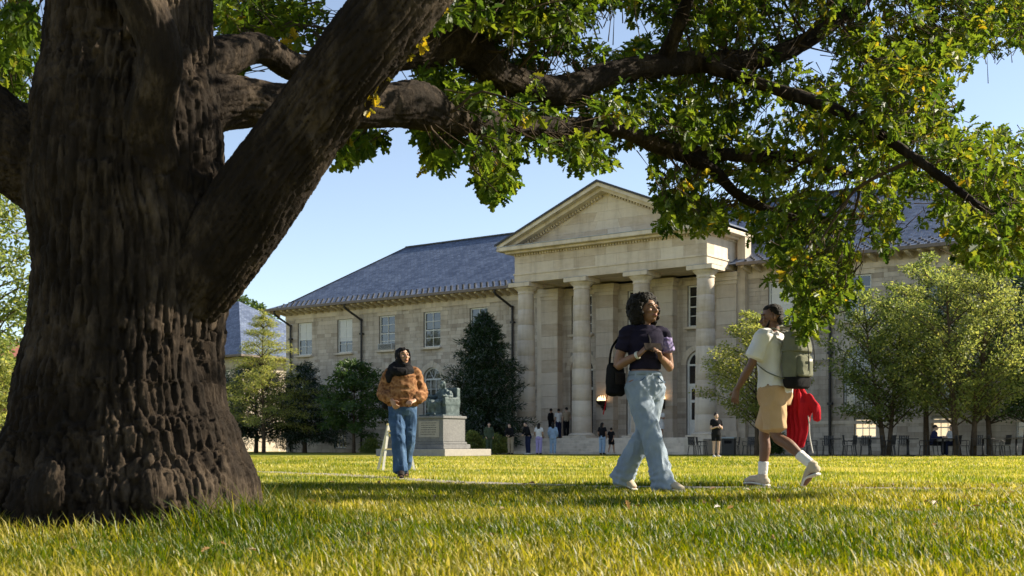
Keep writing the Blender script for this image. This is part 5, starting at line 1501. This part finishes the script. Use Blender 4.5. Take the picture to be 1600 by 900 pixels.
# backpack on his back
t = empty('backpack', gp(MX, MZ) + rotz((0.0, .235, .95), MR), MR, 'olive green canvas backpack with black base on the walking man', 'backpack')
bp_ = MB().rings([((0, y, z), rx, ry, 0) for z, rx, ry, y in ((.07, .15, .08, -.01), (.12, .16, .09, -.01), (.24, .165, .095, -.01), (.36, .158, .085, -.015), (.45, .145, .07, -.02), (.51, .125, .055, -.03), (.535, .10, .04, -.035))], 26, p=3.4)
bo = link('bag_body', vox(bp_, .008, 2, wrinkle(.012, (.08, .08, .10), 2)), t, M['olive'])
bb_ = MB().rings([((0, 0, z), rx, ry, 0) for z, rx, ry in ((.0, .125, .07), (.015, .15, .085), (.06, .163, .095), (.105, .165, .098))], 26, p=3.4)
link('black_base', vox(bb_, .008, 1), t, M['black_fabric'])
fl = MB().rings([((0, .0, z), rx, ry, 0) for z, rx, ry in ((.34, .162, .10), (.352, .17, .108), (.45, .158, .09), (.52, .135, .07), (.545, .10, .045))], 26, p=3.2)
link('top_flap', vox(fl, .008, 2, wrinkle(.006, (.1, .1, .1), 3)), t, M['olive'])
pk = MB().rings([((0, .07, z), rx, ry, 0) for z, rx, ry in ((.11, .11, .04), (.125, .125, .05), (.24, .125, .05), (.30, .115, .04), (.31, .10, .03))], 22, p=3.4)
link('front_pocket', vox(pk, .008, 1, wrinkle(.004, (.08, .08, .08), 4)), t, M['olive'])
for s in (-1, 1):
    MB().tube([(s * .055, .11, .50), (s * .055, .135, .42), (s * .055, .152, .30), (s * .055, .145, .16)], [(.010, .003)] * 4, 6, ref=(1, 0, 0), sub=3).build('buckle_strap', M['black_fabric'], t, True)
    MB().tube([(s * .075, -.06, .50), (s * .095, -.20, .575), (s * .115, -.335, .53), (s * .135, -.405, .42), (s * .15, -.37, .28), (s * .18, -.22, .16), (s * .16, -.05, .09)], [(.026, .007)] * 4 + [(.016, .005)] * 3, 8, ref=(1, 0, 0), sub=4).build('shoulder_strap', M['olive'], t, True)
MB().tube([(-.035, -.05, .53), (-.03, -.05, .575), (.03, -.05, .575), (.035, -.05, .53)], [.008] * 4, 6).build('grab_handle', M['black_fabric'], t, True)
MB().box(-.03, .03, .142, .146, .25, .275).build('label_patch', M['sole'], t)
# red jacket hanging from his right hand
t = empty('red_jacket', gp(MX, MZ) + rotz((-.215, .12, .40), MR), MR, 'bright red jacket hanging from the hand of the walking man', 'jacket')
jk = MB().rings([((x, y, z), rx, ry, yaw) for z, rx, ry, x, y, yaw in ((.0, .03, .05, .0, .02, .2), (.06, .045, .085, .0, .0, .2), (.20, .055, .10, .0, -.01, .1), (.34, .062, .12, .0, .02, 0), (.42, .068, .14, .0, .04, 0), (.50, .06, .10, .0, .0, .1), (.56, .048, .07, -.01, -.04, .1), (.60, .03, .04, -.01, -.06, .1))], 26, p=2)
jk.tube([(.0, .10, .46), (.01, .19, .36), (.0, .20, .26)], [.05, .04, .035], 10)
def jfn(co, nr):
    an = np.arctan2(co[:, 1], co[:, 0])
    return wrinkle(.008, (.05, .05, .2), 14)(co, nr) + nr * (.014 * np.sin(an * 9 + 3 * vnoise(co * 6, 2)))[:, None]
link('cloth', vox(jk, .007, 1, jfn), t, M['red'])
MB().tube([(.0, .10, .40), (.01, .13, .22), (.0, .13, .10), (.01, .17, -.06)], [.006] * 4, 6).build('drawstring', M['sole'], t, True)

# -- woman in hijab
k = .985
ph_ = empty('person', gp(629, 15.6), R(14), 'woman in black hijab, brown patterned sweater and blue jeans walking forward', 'person')
J = joints(k, ankleR=(-.055, -.20, .085), kneeR=(-.08, -.15, .50), toeR=(-.075, -.37, .03), ankleL=(.05, .22, .13), kneeL=(.075, .0, .50), toeL=(.06, .09, .03),
           elbowL=(.245, .03, 1.10), wristL=(.125, -.16, 1.0), elbowR=(-.235, .04, 1.10), wristR=(-.16, -.14, 1.0), hip_yaw=.06, sh_yaw=-.05)
mb = base_body(k, J)
Mh = Matrix.Rotation(R(20), 3, 'Z') @ Matrix.Rotation(R(-12), 3, 'X')
q = head(mb, J['head'], Mh, k)
hand(mb, J['wristL'], (-.55, -.55, -.15), (0, .4, -.5), (-.2, -.2, 1), k, .8)
hand(mb, J['wristR'], (.3, -.4, -.7), (.5, .4, 0), (.2, -.6, .5), k, .8)
link('body', vox(mb, .006, 2), ph_, M['skin_c'])
face_parts(ph_, q, Mh, k, M['lips_a'], M['hair'])
hj = MB().ball(q(0, .026, .034), (.088, .100, .100), Mh).ball(q(0, .04, -.05), (.082, .085, .10), Mh)
for s in (-1, 1): hj.tube([q(0, -.062, .094), q(s * .055, -.045, .075), q(s * .078, -.03, .01), q(s * .070, -.032, -.06), q(s * .03, -.055, -.118), q(0, -.06, -.125)], [.018, .02, .022, .024, .026, .028], 8)
hj.rings([((0, y, z), rx, ry, 0) for z, rx, ry, y in ((1.29, .07, .06, -.05), (1.325, .13, .11, -.02), (1.36, .155, .125, -.01), (1.40, .14, .118, -.005), (1.45, .098, .098, -.005), (1.50, .088, .088, .01))], 24)
hj.tube([(-.07, .02, 1.45), (-.13, -.02, 1.39), (-.17, -.05, 1.30), (-.185, -.07, 1.22)], [.06, .065, .06, .03], 12)
hj.tube([(.09, -.03, 1.41), (.02, -.12, 1.36), (-.08, -.13, 1.35), (-.14, -.06, 1.38)], [.045, .05, .055, .05], 12)
link('hijab', vox(hj, .007, 1, wrinkle(.008, (.05, .05, .09), 7)), ph_, M['black_fabric'])
sw = MB()
sw.rings([((0, 0, z), rx, ry, 0) for z, rx, ry in ((.90, .16, .125), (.925, .19, .15), (.98, .215, .165), (1.08, .21, .165), (1.2, .195, .155), (1.3, .175, .14), (1.38, .14, .115), (1.43, .10, .08))], 28)
for s in ('L', 'R'):
    sh, el, wr = J['sh' + s], J['elbow' + s], J['wrist' + s]
    sw.tube([Vector((sh.x * .5, 0, 1.36)), sh + V3(0, 0, -.01), sh.lerp(el, .5), el, el.lerp(wr, .55), wr.lerp(el, .12)], [.066, .076, .085, .095, .088, .048], 16)
link('sweater', vox(sw, .008, 2, wrinkle(.009, (.09, .09, .06), 15)), ph_, M['knit'])
jn = MB()
jn.rings([((0, 0, z), rx, ry, .06) for z, rx, ry in ((.80, .148, .12), (.87, .175, .14), (.94, .17, .135), (1.0, .15, .12))], 24)
for s in ('R', 'L'):
    h, kn, an = J['hip' + s], J['knee' + s], J['ankle' + s]
    jn.tube([h + V3(0, 0, .03), h.lerp(kn, .45), kn, kn.lerp(an, .5), an + V3(0, 0, .0)], [(.10, .11), (.10, .105), (.088, .09), (.088, .09), (.092, .096)], 16)
link('jeans', vox(jn, .008, 2, wrinkle(.010, (.08, .08, .12), 17)), ph_, M['denim_dark'])
for s in ('R', 'L'): shoe(ph_, J['ankle' + s], J['toe' + s], k, M['shoe_dark'], M['shoe_dark'])
t = empty('rucksack', gp(629, 15.6) + rotz((-.06, .25, .88), R(14)), R(14), 'black rucksack just showing behind the woman in hijab', 'backpack')
rk = MB().rings([((0, 0, z), rx, ry, 0) for z, rx, ry in ((.0, .14, .06), (.03, .17, .08), (.3, .17, .085), (.42, .14, .07), (.46, .10, .04))], 22, p=3)
link('bag_body', vox(rk, .01, 2, wrinkle(.006, (.1, .1, .1), 5)), t, M['black_fabric'])
for s in (-1, 1): MB().tube([(s * .07, -.06, .42), (s * .09, -.22, .52), (s * .10, -.25, .50)], [(.022, .006)] * 3, 8, ref=(1, 0, 0)).build('shoulder_strap', M['black_fabric'], t, True)

# -- people in the distance
GC = {}
def gcol(c, nm='plain_fabric'):
    if c not in GC: GC[c] = cloth(nm, [tuple(x * .82 for x in c), tuple(min(1, x * 1.12) for x in c)], 8)
    return GC[c]
def bystander(label, loc, rz, H_, top, bottom, skinm='skin_c', legs='trousers', sleeves='short', hair='short', pose='stand', seed=0, group=None, dress=None):
    g = np.random.default_rng(seed); k = H_ / 1.70
    t = empty('person', loc, rz, label, 'person', group)
    o = dict(elbowL=(.23, .02, 1.12), elbowR=(-.23, .02, 1.12), wristL=(.20, -.10, .92), wristR=(-.20, -.10, .92))
    if pose == 'phone': o.update(wristL=(.08, -.22, 1.18), wristR=(-.06, -.24, 1.16), elbowL=(.22, -.02, 1.10), elbowR=(-.22, -.02, 1.10))
    if pose == 'walk': o.update(ankleR=(-.08, -.22, .09), kneeR=(-.09, -.14, .5), toeR=(-.08, -.39, .04), ankleL=(.08, .22, .12), kneeL=(.09, .04, .49), toeL=(.08, .07, .03), wristL=(.22, -.2, .92), wristR=(-.22, .14, .92))
    if pose == 'lean': o.update(pelvis=(0, .04, .955), chest=(0, -.10, 1.34), shL=(.165, -.1, 1.36), shR=(-.165, -.1, 1.36), neck=(0, -.11, 1.41), head=(0, -.16, 1.54), elbowL=(.22, -.16, 1.08), elbowR=(-.22, -.16, 1.08), wristL=(.1, -.3, 1.0), wristR=(-.1, -.3, 1.0))
    if pose == 'sit': o.update(pelvis=(0, .12, .56), chest=(0, .05, .95), hipL=(.09, .1, .53), hipR=(-.09, .1, .53), kneeL=(.11, -.33, .52), kneeR=(-.11, -.33, .52), ankleL=(.1, -.32, .09), ankleR=(-.1, -.32, .09), toeL=(.1, -.48, .035), toeR=(-.1, -.48, .035),
                           shL=(.165, .05, .99), shR=(-.165, .05, .99), neck=(0, .04, 1.03), head=(0, .0, 1.175), elbowL=(.22, -.04, .74), elbowR=(-.22, -.04, .74), wristL=(.1, -.26, .78), wristR=(-.1, -.26, .78))
    J = joints(k, **o)
    mb = base_body(k, J)
    Mh = Matrix.Rotation(g.uniform(-.5, .5), 3, 'Z'); q = head(mb, J['head'], Mh, k)
    for s, sg in (('L', 1), ('R', -1)):
        d = (J['wrist' + s] - J['elbow' + s]).normalized(); hand(mb, J['wrist' + s], d, (-sg, -.2, 0), (0, -1, .3), k, .6)
    link('body', vox(mb, .011, 1), t, M[skinm])
    hm = MB().ball(q(0, .022, .036), (.084 * k, .100 * k, .092 * k), Mh)
    if hair == 'long': hm.tube([q(0, .06, .03), q(0, .085, -.08), q(0, .09, -.22), q(0, .08, -.32)], [(.08 * k, .05 * k), (.085 * k, .045 * k), (.08 * k, .035 * k), (.05 * k, .02 * k)], 12, ref=(1, 0, 0))
    elif hair == 'bun': hm.ball(q(0, .07, .10), .045 * k)
    link('hair', vox(hm, .012, 1), t, M['hair'])
    pc, cc = J['pelvis'], J['chest']
    tp = MB(); rs = []
    lo = -.06 if dress is None else -.05
    for dz, rx, ry in ((lo, .175, .135), (.06, .17, .13), (.2, .165, .13), (.33, .178, .135), (.42, .165, .11), (.47, .10, .08)):
        tt = max(0, min(1, (dz + .02) / .4)); c = pc.lerp(cc, tt); rs.append(((c.x, c.y, pc.z + dz * k), rx * k, ry * k, 0))
    if dress is not None: rs = [((pc.x, pc.y, pc.z - d_ * k), r_ * k, r_ * .8 * k, 0) for d_, r_ in ((dress, .24), (dress * .5, .21), (.1, .19))] + rs
    tp.rings(rs, 20)
    for s in ('L', 'R'):
        sh, el, wr = J['sh' + s], J['elbow' + s], J['wrist' + s]
        pts = [Vector((sh.x * .5 + cc.x * .5, sh.y, sh.z)), sh, sh.lerp(el, .6)] + ([el, el.lerp(wr, .9)] if sleeves == 'long' else [])
        tp.tube(pts, [.065 * k, .07 * k, .068 * k] + ([.06 * k, .048 * k] if sleeves == 'long' else []), 12)
    link('dress' if dress is not None else 'top', vox(tp, .013, 1, wrinkle(.007, (.1, .1, .1), seed)), t, gcol(top))
    if dress is None:
        bt = MB()
        if pose != 'sit': bt.rings([((pc.x, pc.y, pc.z + dz * k), rx * k, ry * k, 0) for dz, rx, ry in ((-.14, .15, .12), (-.08, .176, .138), (0, .172, .132), (.06, .155, .12))], 20)
        else: bt.rings([((pc.x, pc.y, pc.z + dz * k), rx * k, ry * k, 0) for dz, rx, ry in ((-.10, .15, .12), (-.02, .172, .135), (.06, .16, .125))], 20)
        for s in ('L', 'R'):
            h, kn, an = J['hip' + s], J['knee' + s], J['ankle' + s]
            if legs == 'trousers': bt.tube([h + V3(0, 0, .02), h.lerp(kn, .5), kn, kn.lerp(an, .5), an + V3(0, 0, .01)], [.10 * k, .095 * k, .08 * k, .078 * k, .075 * k], 12)
            else: bt.tube([h + V3(0, 0, .02), h.lerp(kn, .3), h.lerp(kn, .62)], [.105 * k, .10 * k, .10 * k], 12)
        link('trousers' if legs == 'trousers' else 'shorts', vox(bt, .013, 1, wrinkle(.006, (.1, .1, .14), seed + 1)), t, gcol(bottom))
    for s in ('L', 'R'):
        an, toe = J['ankle' + s], J['toe' + s]; d = toe - an; d.z = 0; d.normalize()
        link('shoe', vox(MB().tube([an - d * .05 * k + V3(0, 0, -.045 * k), an + V3(0, 0, -.03 * k), toe], [.042 * k, .048 * k, .035 * k], 10), .012, 1), t, M['sole'] if seed % 2 else M['shoe_dark'])
    return t
BLK, NVY, WHT, LBL, LIL, TAN, RED, GRN = (.012, .012, .014), (.02, .025, .06), (.66, .64, .62), (.28, .38, .52), (.38, .32, .58), (.33, .26, .18), (.35, .02, .04), (.06, .08, .05)
SG = 'people gathered at the portico steps'
bystander('person in black tee and shorts standing alone on the sunlit lawn', gp(1119, 45), R(15), 1.66, BLK, BLK, 'skin_d', 'shorts', 'short', 'bun', 'phone', 1)
bystander('person in dark clothes standing among the leafy shrubs right of the statue', gp(764, 62.5), R(20), 1.66, GRN, GRN, 'skin_d', 'trousers', 'long', 'short', 'stand', 2, SG)
bystander('person in black top and pale trousers beside the first column', gp(798, 62.5), R(-30), 1.64, BLK, TAN, 'skin_d', 'trousers', 'long', 'short', 'lean', 4, SG)
bystander('person in black bending forward with dark trousers at the steps', gp(825, 62.5), R(-60), 1.72, BLK, NVY, 'skin_d', 'trousers', 'long', 'short', 'lean', 5, SG)
bystander('person with white top and lilac trousers before the first column', gp(842, 62.3), R(160), 1.62, WHT, LIL, 'skin_c', 'trousers', 'short', 'long', 'stand', 6, SG)
bystander('person in pale blue shirt and jeans seen from behind at the steps', gp(864, 62.5), R(170), 1.66, LBL, LBL, 'skin_c', 'trousers', 'long', 'long', 'stand', 7, SG)
bystander('person in white tee standing on the portico by the open door', H(2.0, -.4, .88), R(-150), 1.70, WHT, NVY, 'skin_c', 'trousers', 'short', 'short', 'stand', 8, SG)
bystander('person in tan shirt among the group on the portico', H(2.6, -.3, .88), R(-160), 1.76, TAN, BLK, 'skin_d', 'trousers', 'short', 'short', 'stand', 9, SG)
bystander('person in black on the portico just right of the first column', H(1.05, -1.0, .88), R(120), 1.74, BLK, BLK, 'skin_c', 'trousers', 'long', 'short', 'stand', 10, SG)
bystander('person all in dark blue closest to the second column', H(3.05, -1.3, .88), R(170), 1.78, NVY, BLK, 'skin_c', 'trousers', 'long', 'short', 'stand', 11, SG)
bystander('person with long dark hair and light jeans right of the second column', gp(941, 62), R(150), 1.64, BLK, LBL, 'skin_c', 'trousers', 'short', 'long', 'stand', 12, SG)
bystander('child in black walking beside the person in light jeans', gp(955, 62), R(140), 1.38, BLK, BLK, 'skin_c', 'shorts', 'short', 'short', 'walk', 13, SG)
bystander('person in long red dress standing under the portico', H(8.15, -.6, .88), R(30), 1.66, RED, RED, 'skin_b', 'trousers', 'short', 'long', 'stand', 14, SG, dress=.75)
bystander('person in white dress standing beside the red dress', H(8.62, -.5, .88), R(-40), 1.58, WHT, WHT, 'skin_c', 'trousers', 'short', 'short', 'phone', 16, SG, dress=.45)
SEAT_AT = gp(1486, 50.5)
bystander('person in white shirt sitting at the outdoor tables', SEAT_AT, R(-70), 1.72, WHT, NVY, 'skin_d', 'trousers', 'long', 'short', 'sit', 17)
bystander('person in dark blue sitting left of the white shirted sitter', gp(1462, 50.5), R(70), 1.72, NVY, BLK, 'skin_d', 'trousers', 'long', 'short', 'sit', 18)

# ------------------------------------------------------------------ monument
ST = Vector((-2.76, 50, 0))              # nearest corner of the platform
mon = empty('statue_monument', ST, HALL_RZ, 'weathered bronze seated statue on inscribed granite pedestal', 'statue')
M['granite'] = mat('grey_granite', [(.12, .118, .118), (.165, .162, .16), (.21, .205, .20)], .75, 14, .15, 90, stain=.5)
M['granite_pale'] = mat('pale_granite', [(.27, .245, .215), (.35, .32, .28)], .8, 7, .15, 60)
M['verdigris'] = mat('verdigris_bronze', [(.022, .034, .036), (.06, .085, .088), (.14, .18, .18)], .6, 5, .3, 30, metal=.1, stain=.6)
# local x grows to the right along the hall front, y away from the viewer
MB().bbox(-3.85, 0, 0, 3.1, 0, .30, .02).build('platform', M['granite_pale'], mon)
PX0, PX1, PY0, PY1 = -2.12, -.55, .55, 2.0
MB().bbox(PX0 - .16, PX1 + .16, PY0 - .16, PY1 + .16, .302, .50, .02).build('plinth', M['granite'], mon)
MB().bbox(PX0 - .06, PX1 + .06, PY0 - .06, PY1 + .06, .502, .60, .02).build('plinth', M['granite'], mon)
ped = MB().bbox(PX0, PX1, PY0, PY1, .602, 1.58, .015).build('pedestal', M['granite'], mon)
MB().bbox(PX0 - .05, PX1 + .05, PY0 - .05, PY1 + .05, 1.582, 1.70, .02).build('pedestal_cap', M['granite'], mon)
MB().bbox(PX0 + .22, PX1 - .22, PY0 - .012, PY0, .80, 1.48, .004).build('inscription_panel', M['granite_pale'], ped)
lt = MB(); r_ = random.Random(3)
for j in range(6):
    x = PX0 + .34 + r_.uniform(0, .12)
    while x < PX1 - .40 - r_.uniform(0, .1):
        w = r_.uniform(.03, .07); lt.box(x, x + w, PY0 - .015, PY0 - .0122, 1.385 - j * .095, 1.415 - j * .095); x += w + .025
lt.build('lettering', M['metal_dark'], ped, kind='stuff')
# seated robed figure in an armchair, facing out from the hall
sx, sy, sz = (PX0 + PX1) / 2, (PY0 + PY1) / 2, 1.70
ch = MB()
ch.bbox(sx - .52, sx + .52, sy - .25, sy + .70, sz, sz + .50, .03); ch.bbox(sx - .52, sx + .52, sy + .50, sy + .74, sz + .4, sz + 1.22, .03)
for s in (-1, 1): ch.bbox(sx + s * .44 - .09, sx + s * .44 + .09, sy - .30, sy + .72, sz + .45, sz + .80, .03)
link('armchair', vox(ch, .03, 1), mon, M['verdigris'])
MB().bbox(PX0 + .12, PX1 - .12, PY0 + .12, PY1 - .08, 1.702, 1.76, .01).build('bronze_base', M['verdigris'], mon)
sf = MB(); c = Vector((sx, sy, sz))
def sp(x, y, z): return c + V3(x, y, z)
sf.rings([((sx, sy + y, sz + z), rx, ry, 0) for z, rx, ry, y in ((.42, .30, .26, .18), (.62, .29, .24, .24), (.85, .30, .21, .28), (1.02, .30, .19, .28), (1.12, .20, .15, .27), (1.19, .09, .09, .26))], 22)
sf.tube([sp(0, .26, 1.15), sp(0, .23, 1.26)], [.085, .08], 12, sub=2)
sf.ball(sp(0, .20, 1.36), (.105, .13, .155)); sf.ball(sp(0, .12, 1.29), (.075, .07, .10)); sf.tube([sp(0, .07, 1.38), sp(0, .035, 1.33)], [.02, .028], 6, sub=2)
for s in (-1, 1):
    sf.tube([sp(s * .15, .15, .52), sp(s * .17, -.35, .56), sp(s * .16, -.42, .50), sp(s * .16, -.40, .06)], [.17, .145, .13, .11], 12)
    sf.tube([sp(s * .16, -.38, .07), sp(s * .18, -.66, .06)], [.075, .06], 10, sub=2)
    sf.tube([sp(s * .28, .27, 1.02), sp(s * .42, .20, .80), sp(s * .42, -.20, .86)], [.115, .105, .075], 12)
    sf.ball(sp(s * .42, -.28, .85), (.06, .09, .04))
sf.rings([((sx, sy - .30, sz + z), rx, ry, 0) for z, rx, ry in ((.05, .34, .20), (.3, .31, .19), (.55, .30, .22))], 20)
link('seated_figure', vox(sf, .022, 1, wrinkle(.028, (.10, .10, .30), 6)), mon, M['verdigris'])

# ------------------------------------------------------------------ A-frame stand behind the woman in hijab
M['wood_pale'] = mat('pale_painted_wood', [(.60, .56, .46), (.72, .68, .58)], .7, 12, .1, 60, stretch=(1, 1, .2))
M['wood_yellow'] = mat('yellow_painted_wood', [(.55, .43, .16), (.66, .54, .24)], .7, 12, .1, 60)
af = empty('folding_stand', gp(619, 20.3), R(20), 'pale folding A frame stand on the lawn behind the woman in hijab', 'stand')
for sx_, sy_ in ((-1, -1), (1, -1), (-1, 1), (1, 1)):
    MB().bar((sx_ * .27, sy_ * .17, 0), (sx_ * .13, sy_ * .02, .76), .038, .022).build('leg', M['wood_pale'], af)
for sy_ in (-1, 1):
    MB().bar((-.15, sy_ * .045, .66), (.15, sy_ * .045, .66), .04, .018).build('crossbar', M['wood_yellow'], af)
    MB().bar((-.20, sy_ * .10, .36), (.20, sy_ * .10, .36), .04, .018).build('crossbar', M['wood_yellow'], af)
    MB().bar((-.15, sy_ * .055, .62), (.19, sy_ * .095, .40), .03, .014).build('brace', M['wood_yellow'], af)
MB().bbox(-.16, .16, -.035, .035, .755, .785, .006).build('top_rail', M['wood_yellow'], af)

# ------------------------------------------------------------------ outdoor tables, chairs, litter bin
def make_chair():
    t = empty('metal_chair', (0, 0, 0))
    MB().bbox(-.21, .21, -.21, .21, .43, .455, .008).build('seat', M['metal_dark'], t)
    b = MB()
    for i in range(6): b.bar((-.175 + i * .07, .215, .48), (-.175 + i * .07, .265, .86), .052, .014)
    b.bar((-.22, .266, .87), (.22, .266, .87), .05, .02); b.bar((-.20, .213, .49), (.20, .213, .49), .03, .02)
    b.build('backrest', M['metal_dark'], t)
    for sx_ in (-1, 1):
        for sy_ in (-1, 1): MB().bar((sx_ * .19, sy_ * .18, .43), (sx_ * .22, sy_ * .23, 0), .028).build('leg', M['metal_dark'], t)
        MB().tube([(sx_ * .22, .22, .62), (sx_ * .235, -.05, .65), (sx_ * .225, -.2, .64), (sx_ * .215, -.2, .44)], [.014] * 4, 6, sub=3).build('armrest', M['metal_dark'], t, True)
    return t
def make_table():
    t = empty('cafe_table', (0, 0, 0))
    MB().lathe([(.44, .71), (.46, .72), (.46, .735), (.44, .745)], n=24).build('table_top', M['metal_dark'], t)
    MB().lathe([(.045, .04), (.04, .2), (.04, .711)], n=10).build('pedestal', M['metal_dark'], t, True)
    for i in range(4):
        a = i * math.pi / 2 + .4
        MB().bar((0, 0, .06), (.34 * math.cos(a), .34 * math.sin(a), .02), .05, .04).build('foot', M['metal_dark'], t)
    return t
ch0, tb0 = make_chair(), make_table()
TB = [(1298, 51.5), (1358, 50.6), (1418, 50.8), (1473, 49.9), (1536, 49.2), (1588, 48.6), (1122, 59.6)]
pos_words = ['leftmost of the right wing', 'under the left lit window', 'just left of the two sitters', 'between the two sitters', 'right of the sitters', 'at the right picture edge', 'left of the portico tree']
nc = 0
for i, (x, Z) in enumerate(TB):
    p = gp(x, Z)
    tb = tb0 if i == 0 else copy_tree(tb0)
    tb.location = p; tb.rotation_euler = (0, 0, i * .7)
    prop(tb, 'round black outdoor table ' + pos_words[i], 'table', 'black outdoor tables')
    seats = [(-.78, .1, -90), (.78, -.05, 90)] if i not in (3,) else []
    if i in (0, 1, 2, 4): seats.append((.1, .80, 180 - 180))
    for j, (dx, dy, rz_) in enumerate(seats):
        cp = ch0 if nc == 0 else copy_tree(ch0)
        cp.location = p + Vector((dx, dy, 0)); 
        cp.rotation_euler = (0, 0, math.atan2(dy, dx) - math.pi / 2 + .25 * math.sin(nc * 2.1))
        prop(cp, 'black chair on the %s side of the table %s' % (['left', 'right', 'far'][j], pos_words[i]), 'chair', 'black outdoor chairs'); nc += 1
for s, (x, rz_) in enumerate(((1486, -70), (1462, 70))):
    cp = copy_tree(ch0); base = gp(x, 50.5); cp.location = base + rotz((0, .12, 0), R(rz_)); cp.rotation_euler = (0, 0, R(rz_))
    prop(cp, ['black metal chair under the white shirted sitter', 'black metal chair under the sitter in dark blue'][s], 'chair', 'black outdoor chairs')
for s, (x, rz_) in enumerate(((1085, 30), (1170, -40))):
    cp = copy_tree(ch0); cp.location = gp(x, 58.5); cp.rotation_euler = (0, 0, R(rz_))
    prop(cp, ['black metal chair standing alone below the white door', 'black metal chair standing alone beside the litter bin'][s], 'chair', 'black outdoor chairs')
lb = empty('litter_bin', gp(1139, 57.5), R(-20), 'dark square litter bin with pale lid band right of the lawn bystander', 'bin')
MB().bbox(-.29, .29, -.29, .29, 0, .78, .02).build('bin_body', M['metal_dark'], lb)
MB().bbox(-.31, .31, -.31, .31, .782, .86, .02).build('lid', M['lead'], lb)
MB().box(-.18, .18, -.293, -.2905, .55, .70).build('slot', M['black_fabric'], lb)
